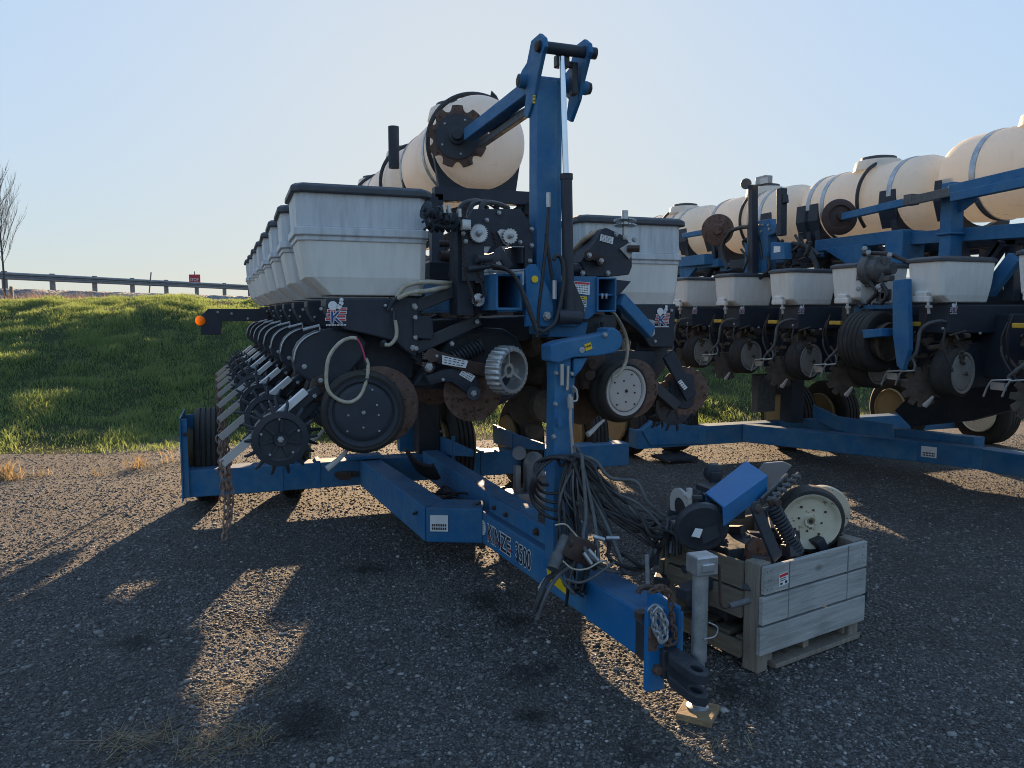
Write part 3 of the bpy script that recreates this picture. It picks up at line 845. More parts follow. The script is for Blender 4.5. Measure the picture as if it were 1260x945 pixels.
def notched(mb, c, axis, r, teeth, depth, t, seg_per=8):
    c = Vector(c)
    def fn(a, rr):
        if rr < r * 0.9: return rr
        ph = (a * teeth / (2 * PI)) % 1.0
        return rr - depth * max(0.0, math.sin(ph * 2 * PI)) ** 0.6 if ph < 0.5 else rr
    mb.lathe(c, axis, [(r * 0.3, -0.004), (r, 0.0), (r, t), (r * 0.3, t + 0.004)], teeth * seg_per, False, fn)
    return mb

def spiked(mb, c, axis, r, teeth, spike, t):
    c = Vector(c); ax = Vector(axis).normalized()
    tt = ax.cross(Vector((0, 0, 1))).normalized(); uu = ax.cross(tt)
    mb.lathe(c, ax, [(r * 0.20, -0.010), (r * 0.24, -0.012), (r * 0.26, 0.004), (r * 0.72, 0.0), (r * 0.78, -0.008), (r, -0.004), (r, t), (r * 0.3, t)], 40)
    for k in range(teeth):
        a = 2 * PI * k / teeth
        d = tt * math.cos(a) + uu * math.sin(a)
        mb.tube([c + ax * t * 0.4 + d * r * 0.95, c + ax * t * 0.4 + d * (r + spike * 0.6), c + ax * t * 0.9 + d * (r + spike)], 0.011, 6, 1, 0.0065)
    for k in range(7):
        a = 2 * PI * k / 7 + 0.3
        d = tt * math.cos(a) + uu * math.sin(a)
        mb.bar(c + d * r * 0.26 - ax * 0.003, c + d * r * 0.72 - ax * 0.003, 0.012, 0.008, ax)
    return mb

def tank(parent, x, z, r, y0, y1, mat, lid=True, straps=(0.16, 0.80), hoop=None, lid_at=0.5):
    """horizontal liquid tank lying along the machine: domed ends, ribs, steel straps"""
    L = y1 - y0; c = Vector((x, y0, z))
    pr = [(0.02, 0.0), (r * 0.45, 0.012), (r * 0.74, 0.05), (r * 0.90, 0.11), (r * 0.975, 0.18), (r, 0.27)]
    body = pr + [(r, L * 0.46), (r * 0.985, L * 0.47), (r * 0.985, L * 0.49), (r, L * 0.50)] + [(q, L - h) for q, h in reversed(pr)]
    tb = MB(); tb.lathe(c, AXY, body, 56)
    t = part('liquid_tank', tb, mat, parent)
    if lid:
        y = y0 + L * lid_at
        lb = MB(); lb.lathe((x, y, z + r - 0.05), (0, 0, 1), [(0.24, 0), (0.22, 0.09), (0.21, 0.10), (0.1, 0.105)], 32)
        part('filler_neck', lb, mat, t)
        lb = MB(); lb.lathe((x, y, z + r + 0.055), (0, 0, 1), [(0.17, 0), (0.17, 0.03), (0.1, 0.045)], 24); part('tank_lid', lb, 'lid', t)
    for f_ in straps:
        sb = MB(); sb.ring((x, y0 + L * f_ - 0.02, z), AXY, r + 0.008, r - 0.004, 0.055, 56)
        part('strap', sb, 'galv', t)
    if hoop is not None:
        y = y0 + L * hoop
        hb = MB(); hb.tube([(x + (r + 0.03) * math.cos(a), y, z + (r + 0.03) * math.sin(a)) for a in np.linspace(PI * 1.25, PI * 0.35, 14)] + [(x + 0.12, y, z + r + 0.05), (x + 0.14, y, z + r - 0.02)], 0.018, 8, 2)
        part('tank_hose', hb, 'hose', t)
    return t

def saddle(mb, x, z, r, y, t=0.05, drop=0.14):
    """black cradle plate that carries a tank"""
    pts = []
    for a in np.linspace(PI * 1.10, PI * 1.90, 15):
        pts.append(Vector((x + (r + 0.006) * math.cos(a), y, z + (r + 0.006) * math.sin(a))))
    zb = z - r - drop
    pts += [Vector((x + r * 1.0, y, z - r * 0.75)), Vector((x + r * 0.72, y, zb)), Vector((x - r * 0.72, y, zb)), Vector((x - r * 1.0, y, z - r * 0.75))]
    n = len(pts)
    # split in two strips so the face stays simple
    top = pts[:15]; v = []; f = []
    for i, p in enumerate(top):
        u = i / 14; q = Vector((x - r * 0.85 + 2 * r * 0.85 * u, y, zb))
        v += [p, q, p + Vector((0, t, 0)), q + Vector((0, t, 0))]
    for i in range(14):
        a = i * 4; b_ = a + 4
        f += [(a, b_, b_ + 1, a + 1), (a + 2, a + 3, b_ + 3, b_ + 2), (a, a + 2, b_ + 2, b_), (a + 1, b_ + 1, b_ + 3, a + 3)]
    f += [(0, 1, 3, 2), (56, 58, 59, 57)]
    return mb.add(v, f)

def road_tyre(parent, c, r, w, rim_mat, axis=(1, 0, 0), name='transport_wheel', ribs=4):
    """ribbed implement tyre on a steel rim, axle along `axis`, c = middle"""
    c = Vector(c); ax = Vector(axis).normalized()
    pr = [(r * 0.60, -w * 0.42), (r * 0.74, -w * 0.50), (r * 0.92, -w * 0.49), (r * 0.985, -w * 0.42)]
    for k in range(ribs):
        a = -w * 0.40 + w * 0.80 * k / ribs; b_ = -w * 0.40 + w * 0.80 * (k + 1) / ribs
        pr += [(r, a + 0.006), (r, b_ - 0.010), (r * 0.965, b_ - 0.007), (r * 0.965, b_ - 0.001)]
    pr += [(r * 0.985, w * 0.42), (r * 0.92, w * 0.49), (r * 0.74, w * 0.50), (r * 0.60, w * 0.42)]
    t = MB(); t.lathe(c, ax, pr, 56); g = part(name, t, 'tyre', parent)
    for s_ in (-1, 1):
        rm = MB(); rm.lathe(c + ax * s_ * w * 0.30, ax * s_, [(r * 0.63, 0.07 * w / 0.2), (r * 0.60, 0.09 * w / 0.2), (r * 0.56, 0.04), (r * 0.47, -0.01), (r * 0.40, 0.008), (r * 0.20, 0.02), (r * 0.19, 0.05), (r * 0.1, 0.055)], 40)
        part('rim', rm, rim_mat, g)
    return g

def hollow(mb, x0, x1, z0, z1, y0, y1, t=0.012):
    """open square tube along Y"""
    o = [(x0, z0), (x1, z0), (x1, z1), (x0, z1)]; i_ = [(x0 + t, z0 + t), (x1 - t, z0 + t), (x1 - t, z1 - t), (x0 + t, z1 - t)]
    v = [(x, y0, z) for x, z in o] + [(x, y0, z) for x, z in i_] + [(x, y1, z) for x, z in o] + [(x, y1, z) for x, z in i_]
    f = []
    for k in range(4):
        k2 = (k + 1) % 4
        f += [(k, k2, k2 + 4, k + 4), (k, k + 8, k2 + 8, k2), (k + 4, k2 + 4, k2 + 12, k + 12), (k + 8, k + 12, k2 + 12, k2 + 8)]
    return mb.add(v, f)

def sprocket(parent, px_, py_, Y, r, teeth, t, mat, hub='bolt', name='sprocket'):
    c = P(px_, py_, Y=Y); s_ = MB()
    def fn(a, rr): return rr * (1 - 0.16 * (0.5 + 0.5 * math.cos(a * teeth))) if rr > r * 0.9 else rr
    s_.lathe(c, AXY, [(r * 0.35, -0.012), (r * 0.36, 0.0), (r, 0.0), (r, t), (r * 0.35, t), (r * 0.3, t + 0.05)], teeth * 6, False, fn)
    g = part(name, s_, mat, parent)
    h = MB(); h.lathe(c + NY * 0.012, NY, [(r * 0.28, -0.01), (r * 0.26, 0.014), (r * 0.12, 0.018)], 16); part('hub', h, hub, g)
    return g

def emblem(parent, x, y, Y, s, face=NY, faint=False):
    """round-headed badge with a blue K on red bars: x, y = photo pixel of its middle"""
    c = P(x, y, Y=Y); rt = Vector((1, 0, 0)); z = Vector((0, 0, 1)); k = s
    wm = MB(); rm = MB()
    for (u, v_, w, h) in ((-0.27, -0.27, 0.50, 0.15), (-0.24, -0.06, 0.42, 0.15), (-0.20, 0.15, 0.44, 0.15), (0.26, -0.30, 0.5, 0.14), (0.27, -0.12, 0.48, 0.14), (0.32, 0.06, 0.46, 0.14), (0.36, 0.24, 0.42, 0.13)):
        wm.box(c + rt * (u * k) + z * (v_ * k) + face * 0.003, (w * k, 0.003, h * k))
        rm.box(c + rt * (u * k) + z * (v_ * k) + face * 0.005, (w * k - 0.07 * k, 0.003, h * k - 0.06 * k))
    for (u, v_, r_) in ((-0.14, 0.40, 0.23), (0.17, 0.36, 0.13), (0.27, 0.52, 0.12), (0.29, 0.70, 0.10)):
        wm.lathe(c + rt * (u * k) + z * (v_ * k) + face * 0.0068, face, [(r_ * k, 0), (r_ * k, 0.001)], 18, False)
    for q in range(14): wm.box(c + rt * ((-0.46 + 0.07 * q + (0.03 if q > 6 else 0)) * k) + z * (-0.56 * k) + face * 0.003, (0.045 * k, 0.003, 0.075 * k))
    d = part('badge', wm, 'white', parent); part('badge_bars', rm, 'red' if not faint else 'badge_red', d)
    o1 = c + rt * (-0.28 * k) + z * (-0.44 * k)
    letters('badge_edge', 'K', 0.80 * k, o1 + face * 0.0090, (1, 0, 0), (0, 0, 1), 'white', d, 0.0005, 0.045 * k)
    letters('badge_letter', 'K', 0.80 * k, o1 + face * 0.0104, (1, 0, 0), (0, 0, 1), 'logo_blue', d, 0.0005, 0.012 * k)
    return d

def sticker(parent, pts, Y, mat='white', lines=4, bar=None, t=0.002, name='sticker'):
    """printed label: outline by surveyed corners (tl, tr, br, bl), rows of small print"""
    q = [P(x, y, Y=Y) for x, y in pts]
    mb = MB(); mb.prism(q, (0, t, 0)); s_ = part(name, mb, mat, parent)
    tl, tr, br, bl = q
    if lines:
        ib = MB()
        for k in range(lines):
            a = (k + 0.55) / (lines + 0.3)
            if bar and a < bar[0]: continue
            l_ = tl.lerp(bl, a); r_ = tr.lerp(br, a); u0 = 0.08; n = 5
            for j in range(n):
                p0 = l_.lerp(r_, u0 + (0.84) * (j + 0.08) / n); p1 = l_.lerp(r_, u0 + 0.84 * (j + random.uniform(0.5, 0.9)) / n)
                hgt = (tl - bl).length / (lines + 0.3) * 0.30
                ib.bar(p0 + NY * 0.001, p1 + NY * 0.001, 0.001, hgt, (bl - tl))
        part('small_print', ib, 'ink', s_)
    if bar:
        bb = MB(); a0 = tl.lerp(bl, 0.03); a1 = tr.lerp(br, 0.03); b1 = tr.lerp(br, bar[0]); b0 = tl.lerp(bl, bar[0])
        bb.prism([p + NY * 0.001 for p in (a0.lerp(a1, 0.03), a0.lerp(a1, 0.97), b0.lerp(b1, 0.97), b0.lerp(b1, 0.03))], (0, t, 0)); part('colour_band', bb, bar[1], s_)
    return s_
# ================================================================== the nearest planter
M['chain_rust'] = painted('rusty_chain', (0.16, 0.075, 0.045), (0.30, 0.24, 0.21), rust_at=0.6, rough=0.55, metallic=0.3, scale=4, wear=1.0)
FP = thing('row_crop_planter', 'blue planter with tall grey topped seed boxes and a lettered drawbar beside the crate', 'planter', (1.5, 5.5, 0), 'row crop planters parked in the yard')

# ------------------------------------------------------------------ trailing row units (left side)
Y0 = 3.84
u = MB()
plate(u, [(401, 367), (514, 367), (516, 392), (521, 398), (512, 440), (500, 432), (486, 420), (450, 411), (425, 406), (412, 398), (405, 386), (401, 376)], 3.88, 0.24)
plate(u, [(425, 390), (490, 400), (513, 420), (508, 466), (470, 470), (440, 462)], 4.06, 0.10)
row = part('row_unit', u, 'plate', FP, 0.008)
bb = MB()
for x, y in ((395, 380), (481, 380), (474, 376), (510, 377), (508, 428), (412, 391)):
    bb.bolt(P(x, y, Y=3.876), NY, 0.008 if x < 500 else 0.014)
part('bolts', bb, 'bolt', row)
hopper(row, 0.268, 0.944, 3.835, 4.34, 2.222, (0.205, 0.262, 0.445, 0.532))
# closing wheel shield with a bright strip painting the highlight on its top edge
s_ = MB()
plate(s_, [(363, 457), (360.5, 445), (362, 433), (367, 422), (377, 413), (390, 407), (410, 404), (440, 409), (452, 420), (447, 440), (420, 470), (402, 486), (392, 480), (386, 472), (372, 464)], 3.97, 0.14)
sh = part('shield', s_, 'plate', row, 0.012)
s_ = MB(); s_.tube([P(x, y, Y=3.962) for x, y in ((361, 446), (364, 431), (371, 420), (382, 412), (394, 407.5))], 0.0045, 6, 3); part('edge_glint', s_, 'bare', sh)
s_ = MB()
for x, y, r_ in ((394.5, 468, 0.022), (386.5, 487, 0.020)):
    s_.cyl(P(x, y, Y=3.93), P(x, y, Y=4.0), r_, 20)
plate(s_, [(384, 466), (399, 461), (404, 474), (396, 494), (381, 494), (379, 486)], 3.95, 0.03)
part('pivot_bracket', s_, 'brown', row, 0.004)
s_ = MB()
for x, y in ((394.5, 468), (386.5, 487), (374.5, 451)): s_.bolt(P(x, y, Y=3.926), NY, 0.012, 0.016)
part('bolts', s_, 'bolt', row)
# lever with the down-force adjuster
s_ = MB(); s_.tube([P(373, 406, Y=4.02), P(393, 400.5, Y=4.0), P(396, 413, Y=3.99)], 0.009, 8, 1); part('lever', s_, 'galv', row)
# depth wheel and opener discs
gauge_wheel(row, (0.587, 3.82, 1.113), (0.10, 1, 0), 0.208, 0.10, 'plate')
s_ = MB(); s_.lathe((0.685, 3.94, 1.13), (0.12, 1, 0), [(0.03, -0.01), (0.19, 0.0), (0.203, 0.004), (0.19, 0.008), (0.03, 0.02)], 56)
part('opener_disc', s_, 'rusty', row)
# spiked closing wheel, its twin behind, and the arm that carries them
s_ = MB(); spiked(s_, (0.19, 3.83, 1.0), (-0.12, 1, 0.05), 0.134, 14, 0.046, 0.03); cw = part('closing_wheel', s_, 'black', row)
s_ = MB()
tt = Vector((1, 0.12, 0)).normalized()
for k in range(5):
    a = k * 2 * PI / 5 + 0.35
    s_.bolt(Vector((0.19, 3.825, 1.005)) + tt * math.cos(a) * 0.092 + Vector((0, 0, 1)) * math.sin(a) * 0.092, NY, 0.006, 0.008)
s_.bolt((0.19, 3.818, 1.0), NY, 0.014, 0.016); part('bolts', s_, 'bolt', cw)
s_ = MB(); spiked(s_, (0.215, 3.99, 1.015), (0.14, 1, 0.05), 0.130, 14, 0.046, 0.03); part('closing_wheel', s_, 'black', row)
s_ = MB(); s_.bar(P(392, 478, Y=3.95), P(342, 520, Y=3.93), 0.05, 0.05); s_.bar(P(400, 484, Y=3.98), P(352, 532, Y=3.96), 0.03, 0.045)
part('closing_arm', s_, 'black', row, 0.006)
# flat drag bar ending in a hanging chain
s_ = MB(); s_.bar(P(376, 481, Y=3.90), P(308, 541, Y=3.84), 0.030, 0.034, (0, 0, 1)); da = part('drag_bar', s_, 'bar_glint', row, 0.002)
s_ = MB(); s_.bar(P(312, 537, Y=3.83), P(273, 571, Y=3.80), 0.008, 0.040, (0, 0, 1)); part('drag_bar_tip', s_, 'rim_grey', da, 0.002)
s_ = MB(); p0 = P(274, 568, Y=3.80); s_.chain([p0, p0 + Vector((0.012, 0, -0.20)), p0 + Vector((-0.004, -0.01, -0.37))], 0.046, 0.0052)
s_.chain([p0 + Vector((0.012, 0.04, 0.0)), p0 + Vector((0.034, 0.04, -0.17)), p0 + Vector((0.014, 0.03, -0.32))], 0.046, 0.0052)
part('drag_chain', s_, 'chain_rust', row)
# steel scraper
s_ = MB(); s_.tube([P(427, 554, Y=3.9), P(418, 564, Y=3.89), P(411, 570, Y=3.88), P(402, 577, Y=3.87)], 0.010, 8, 3, 0.016); part('scraper', s_, 'rim_grey', row)
# parallel arms, face plate
s_ = MB()
for a, c_ in (((510, 378), (566, 355)), ((511, 429), (590, 393))):
    s_.bar(P(*a, Y=3.90), P(*c_, Y=3.90), 0.03, 0.062)
    s_.bar(P(*a, Y=4.12), P(*c_, Y=4.12), 0.03, 0.062)
plate(s_, [(505, 366), (518, 366), (520, 450), (507, 440)], 3.93, 0.16)
part('parallel_arms', s_, 'black', row, 0.005)
s_ = MB(); plate(s_, [(509, 389), (528, 389), (533, 393), (534, 412), (531, 418), (509, 416)], 3.865, 0.05); part('cover', s_, 'plate', row, 0.006)
s_ = MB()
for x, y in ((564, 357), (587, 396), (511, 378), (512, 429), (511, 391), (511, 415)): s_.bolt(P(x, y, Y=3.87), NY, 0.012, 0.012)
part('bolts', s_, 'bolt', row)
for i in range(1, 8):
    c_ = copy_tree(row, (-0.02 * i, 0.80 * i, 0))
    c_.rotation_euler = (0, 0, random.gauss(0, 0.006))
    for ch in c_.children:          # no two rows hang quite alike
        if ch.name.startswith('closing_wheel'): ch.rotation_euler = (0, random.uniform(0, 6.28), 0)
        elif ch.name.startswith('drag_chain'): ch.rotation_euler = (random.gauss(0, 0.05), random.gauss(0, 0.05), random.uniform(-0.6, 0.6))
        elif ch.name.startswith('hopper_lid'): ch.rotation_euler = (random.gauss(0, 0.004), random.gauss(0, 0.006), random.gauss(0, 0.008))
# only the nearest row unit: badge and seed tubes
emblem(row, 413, 386, 3.88, 0.098)
s_ = MB()
s_.tube([P(x, y, Y=3.82) for x, y in ((439, 416.5), (431, 416), (418, 422), (405, 439), (401.5, 462), (404, 480), (415, 491), (430, 495), (443, 487), (451, 468), (453, 450), (450, 441))], 0.0095, 10, 4)
s_.tube([P(x, y, Y=3.84) for x, y in ((486, 394), (488, 405), (487, 416), (480, 424), (473, 424))], 0.010, 10, 4)
part('seed_tube', s_, 'cream_hose', row)
s_ = MB(); s_.tube([P(x, y, Y=Yq) for x, y, Yq in ((488, 366, 3.86), (499, 352, 3.84), (520, 347, 3.84), (545, 348, 3.86), (560, 349, 3.95))], 0.012, 10, 4)
s_.tube([P(x, y, Y=Yq) for x, y, Yq in ((490, 367, 3.84), (506, 360, 3.80), (525, 358, 3.82), (545, 354, 3.86), (560, 352, 3.95))], 0.012, 10, 4)
part('seed_tube', s_, 'cream_hose', row)
s_ = MB(); s_.tube([P(x, y, Y=3.815) for x, y in ((438, 415), (444, 424), (448, 436), (450, 444))], 0.0045, 8, 3); part('pink_tube', s_, 'pink', row)
s_ = MB(); s_.cyl(P(485, 384, Y=3.86), P(485, 397, Y=3.84), 0.009); s_.cyl(P(473, 421, Y=3.86), P(470, 424, Y=3.84), 0.014); s_.cyl(P(449, 440, Y=3.82), P(451, 449, Y=3.82), 0.008)
s_.tube([P(478, 382, Y=3.86), P(483, 372, Y=3.85), P(490, 366, Y=3.84)], 0.011, 8, 3)
part('fittings', s_, 'black', row)

# ------------------------------------------------------------------ toolbar and its two open tube ends
tb = MB()
a = P(610, 336, Y=3.62); b_ = P(643, 382, Y=3.62)
hollow(tb, a.x, b_.x, b_.z, a.z, 3.62, 10.0, 0.014)
main_bar = part('toolbar', tb, 'blue', FP, 0.004)
tb = MB(); a = P(735, 341, Y=3.66); b2 = P(758.5, 384, Y=3.66)
hollow(tb, a.x, b2.x, b2.z, a.z, 3.66, 10.0, 0.010)
tb.box(((a.x + b2.x) / 2, 3.80, (a.z + b2.z) / 2), (b2.x - a.x - 0.022, 0.24, 0.012))
bar2 = part('toolbar', tb, 'blue', FP, 0.004)
s_ = MB()
for x in (741, 746): s_.cyl(P(x, 361, Y=3.655), P(x, 368, Y=3.655), 0.006)
part('bolts', s_, 'bolt', bar2)
s_ = MB(); plate(s_, [(705, 340), (735, 340), (735, 384), (724, 393), (713, 393), (705, 380)], 3.68, 0.10)
s_.prism([P(x, y, Y=3.85) for x, y in ((648, 352), (735, 352), (735, 384), (648, 384))], (0, 0.16, 0))
hp = part('hinge_plate', s_, 'blue', FP, 0.005)
sticker(hp, [(706, 346), (726, 347.5), (725.5, 363), (709, 361)], 3.672, 'white', 5, (0.2, 'red'))
sticker(hp, [(711, 364), (722, 365), (722, 368.5), (712, 368)], 3.672, 'yellow', 1)
sticker(hp, [(713, 369), (722, 369.5), (721.5, 378), (715, 378)], 3.672, 'white', 3)
s_ = MB(); s_.bar(P(762, 368, Y=3.76), P(800, 409, Y=3.90), 0.05, 0.075); part('diagonal_brace', s_, 'blue', FP, 0.006)

# ------------------------------------------------------------------ drive gearbox in the middle
dr = MB()
plate(dr, [(569, 278), (582, 257), (641, 257), (656, 281), (656, 335), (646, 340), (646, 303), (596, 303), (596, 346), (569, 346)], 3.74, 0.014)
plate(dr, [(575, 262), (640, 262), (650, 282), (650, 300), (575, 300)], 3.95, 0.014)
plate(dr, [(563, 281), (583, 281), (583, 388), (563, 388)], 3.80, 0.16)
plate(dr, [(583, 340), (612, 340), (612, 387), (583, 387)], 3.88, 0.12)
plate(dr, [(629, 304), (650, 304), (650, 330), (629, 330)], 3.84, 0.10)
drive = part('drive_housing', dr, 'plate', FP, 0.003)
sprocket(drive, 589.5, 287, 3.71, 0.048, 26, 0.018, 'galv')
g_ = sprocket(drive, 628, 290.5, 3.70, 0.040, 15, 0.022, 'bare')
s_ = MB(); plate(s_, [(612, 285), (616, 282), (628, 283), (634, 297), (625, 303), (620, 300)], 3.725, 0.012); part('flange', s_, 'bare', g_, 0.002)
sprocket(drive, 589, 369, 3.74, 0.034, 16, 0.016, 'galv')
s_ = MB()
for x, y in ((599, 271), (614, 262), (640, 298), (654, 282), (654, 302), (652, 321), (570, 287), (573, 297), (612, 315), (594, 325)):
    s_.bolt(P(x, y, Y=3.735), NY, 0.011, 0.014)
part('bolts', s_, 'bolt', drive)
s_ = MB(); s_.chain([P(569, 283, Y=3.74), P(571, 330, Y=3.74), P(585, 374, Y=3.735), P(596, 362, Y=3.735), P(586, 327, Y=3.74)], 0.016, 0.003)
s_.chain([P(606, 285, Y=3.735), P(614, 310, Y=3.735), P(620, 328, Y=3.735)], 0.016, 0.003)
part('roller_chain', s_, 'brown', drive)
s_ = MB(); s_.box(P(644, 315, Y=3.8), (0.05, 0.08, 0.08)); part('idler_block', s_, 'black', drive, 0.003)
s_ = MB(); s_.bar(P(594, 322, Y=3.72), P(616, 314, Y=3.72), 0.03, 0.05); s_.bar(P(611, 305, Y=3.73), P(627, 329, Y=3.73), 0.02, 0.045); s_.cyl(P(586, 318, Y=3.7), P(604, 318, Y=3.72), 0.022)
s_.cyl(P(576, 331, Y=3.72), P(610, 326, Y=3.72), 0.014)
part('tensioner', s_, 'black', drive, 0.003)
sticker(drive, [(584, 336), (594, 336), (596, 347), (585, 348)], 3.865, 'white', 4)
# cluster of shafts and bearings by the hopper
s_ = MB()
for a_, c_, r_ in (((520, 257), (574, 280), 0.013), ((530, 265), (578, 278), 0.011), ((528, 275), (560, 283), 0.009)):
    s_.cyl(P(*a_, Y=3.70), P(*c_, Y=3.78), r_)
ax_ = (P(574, 280, Y=3.78) - P(520, 257, Y=3.70)).normalized()
for t_ in (0.05, 0.16, 0.27, 0.42, 0.55, 0.68, 0.84):
    q = P(520, 257, Y=3.70).lerp(P(574, 280, Y=3.78), t_)
    s_.lathe(q, ax_, [(0.034 + 0.012 * math.sin(t_ * 30), 0), (0.034 + 0.012 * math.sin(t_ * 30), 0.012), (0.012, 0.02)], 12, False)
for x, y in ((521, 262), (527, 255), (535, 262), (540, 254), (523, 271), (531, 273)):
    s_.tube([P(x, y, Y=3.68), P(x + 3, y + 7, Y=3.69), P(x - 2, y + 12, Y=3.70)], 0.006, 6, 2)
part('feed_shafts', s_, 'black', drive)
s_ = MB(); s_.box(P(573, 277, Y=3.70), (0.045, 0.04, 0.05)); 
for x, y in ((547, 262), (553, 262), (566, 267)): s_.cyl(P(x, y, Y=3.70), P(x - 1, y - 10, Y=3.70), 0.010)
part('bearing_block', s_, 'bare', drive, 0.004)
# brown boxes and warm hoses seen under the tank rack
s_ = MB(); s_.prism([P(x, y, Y=4.25) for x, y in ((529, 322), (564, 322), (564, 345), (529, 345))], (0, 0.3, 0)); part('seed_meter_box', s_, 'plate', FP, 0.006)
s_ = MB()
s_.cyl(P(541, 315, Y=4.10), P(566, 318, Y=4.12), 0.028); s_.cyl(P(540, 300, Y=4.2), P(568, 300, Y=4.2), 0.018); s_.cyl(P(552, 338, Y=4.05), P(566, 337, Y=4.05), 0.013)
part('copper_pipe', s_, 'brown', FP)
for k in range(3):
    x = 563 + k * 13; s_ = MB()
    s_.tube([P(x, 268 + k, Y=4.3), P(x + 6, 252 - k, Y=4.35), P(x + 24, 247 + k * 2, Y=4.5), P(x + 36, 256, Y=4.6)], 0.016, 8, 4); part('black_hose', s_, 'hose', FP)
for k in range(5):
    x = 527 + k * 7; s_ = MB()
    s_.tube([P(x, 262, Y=4.05), P(x - 2, 275, Y=4.0), P(x + 4, 284, Y=4.05)], 0.012, 8, 3); part('black_hose', s_, 'hose', FP)

# ------------------------------------------------------------------ coulters and opener under the drive
s_ = MB()
dome = [(503, 478), (515, 462), (536, 440), (560, 415), (580, 406), (603, 403), (619, 404), (637, 415), (648, 438), (650, 465), (640, 485), (615, 500), (570, 480)]
plate(s_, dome, 4.02, 0.10); fo = part('fertilizer_opener', s_, 'plate', FP, 0.02)
s_ = MB(); s_.coil(P(558, 441, Y=3.93), P(594, 424, Y=3.95), 0.035, 0.008, 9); part('coil_spring', s_, 'black', fo)
s_ = MB(); s_.bar(P(530, 437, Y=3.86), P(604, 459, Y=3.88), 0.05, 0.062); s_.cyl(P(532, 437, Y=3.80), P(532, 437, Y=3.95), 0.035, 20); s_.cyl(P(528, 452, Y=3.80), P(528, 452, Y=3.95), 0.028, 20)
arm = part('opener_arm', s_, 'brown', fo, 0.005)
sticker(arm, [(544, 437), (576, 444), (573, 453), (544, 448)], 3.832, 'white', 3)
s_ = MB(); s_.prism([P(x, y, Y=3.86) for x, y in ((524, 462), (545, 455), (560, 452), (588, 466), (592, 486), (585, 492), (572, 482), (556, 470), (545, 470), (530, 474))], (0, 0.10, 0)); s_.cyl(P(583, 484, Y=3.80), P(583, 484, Y=3.97), 0.035, 20)
a2 = part('coulter_arm', s_, 'plate', fo, 0.006)
sticker(a2, [(570, 454), (585, 463), (580, 470), (565, 461)], 3.855, 'white', 3)
s_ = MB()
for x, y, r_ in ((528, 452, 0.02), (583, 484, 0.015), (537, 438, 0.01), (556, 423, 0.012), (545, 467, 0.008)): s_.bolt(P(x, y, Y=3.80 if x != 556 else 3.9), NY, r_, 0.015)
part('bolts', s_, 'bolt', fo)
s_ = MB(); c_ = P(582, 482, Y=3.92)
s_.lathe(c_, (0.05, 1, 0), [(0.04, -0.01), (0.08, -0.006), (0.10, 0.0), (0.152, -0.002), (0.160, 0.002), (0.152, 0.006), (0.04, 0.012)], 56); part('coulter_disc', s_, 'rusty', fo)
# ribbed steel press wheel
c_ = P(632, 456, Y=3.68); ax_ = Vector((-0.50, 0.86, 0.0)).normalized()
s_ = MB()
def fn_(a, rr): return rr * (1 + 0.045 * (1 if (a * 30 / (2 * PI)) % 1 < 0.5 else -1)) if rr > 0.1 else rr
s_.lathe(c_, ax_, [(0.104, 0.004), (0.118, 0.0), (0.120, 0.012), (0.120, 0.085), (0.105, 0.09)], 180, False, fn_)
# open centre: overlay as a ring
s_ = MB()
n_ = 150; t_ = ax_.cross(Vector((0, 0, 1))).normalized(); w_ = ax_.cross(t_); v_ = []
for r_, h_ in ((0.116, 0.0), (0.122, 0.008), (0.122, 0.085), (0.116, 0.092), (0.098, 0.092), (0.098, 0.0)):
    for k in range(n_):
        a = 2 * PI * k / n_; rr = r_ * (1 + (0.04 * math.sin(a * 25) if r_ > 0.12 else 0))
        v_.append(c_ + ax_ * h_ + (t_ * math.cos(a) + w_ * math.sin(a)) * rr)
f_ = [(j * n_ + k, j * n_ + (k + 1) % n_, ((j + 1) % 6) * n_ + (k + 1) % n_, ((j + 1) % 6) * n_ + k) for j in range(6) for k in range(n_)]
s_.add(v_, f_, True)
for k in range(3):
    a = k * 2 * PI / 3 + 0.5; d_ = t_ * math.cos(a) + w_ * math.sin(a)
    s_.bar(c_ + ax_ * 0.05 + d_ * 0.03, c_ + ax_ * 0.05 + d_ * 0.100, 0.012, 0.045, ax_)
s_.ring(c_ + ax_ * 0.03, ax_, 0.038, 0.02, 0.05, 24)
part('press_wheel', s_, 'bare', fo)
for i in range(1, 8): copy_tree(fo, (-0.02 * i, 0.80 * i, 0))
# dark lumps of soil-caked gear behind the mast
s_ = MB()
for x, y, Yq, r_, t_ in ((655, 425, 4.3, 0.07, 0.14), (668, 462, 4.4, 0.06, 0.2), (650, 500, 4.5, 0.13, 0.03), (672, 500, 4.3, 0.10, 0.05), (660, 532, 4.4, 0.05, 0.1), (700, 470, 4.2, 0.09, 0.06), (712, 455, 4.3, 0.12, 0.03), (716, 500, 4.5, 0.12, 0.03), (735, 440, 4.2, 0.05, 0.12), (648, 455, 4.6, 0.16, 0.06), (728, 462, 4.4, 0.05, 0.1)):
    s_.lathe(P(x, y, Y=Yq), (random.gauss(0, 0.2), 1, random.gauss(0, 0.15)), [(r_ * 0.4, -0.02), (r_ * 0.9, -0.008), (r_, 0), (r_ * 0.96, t_), (r_ * 0.4, t_ + 0.02)], 22)
for k in range(26):
    p = P(random.uniform(640, 725), random.uniform(408, 510), Y=random.uniform(4.1, 4.6)); q = p + Vector((random.gauss(0, 0.06), random.gauss(0, 0.05), random.gauss(0, 0.08)))
    s_.bar(p, q, random.uniform(0.015, 0.05), random.uniform(0.015, 0.05))
cko = part('caked_openers', s_, 'dirt', FP, 0.004)
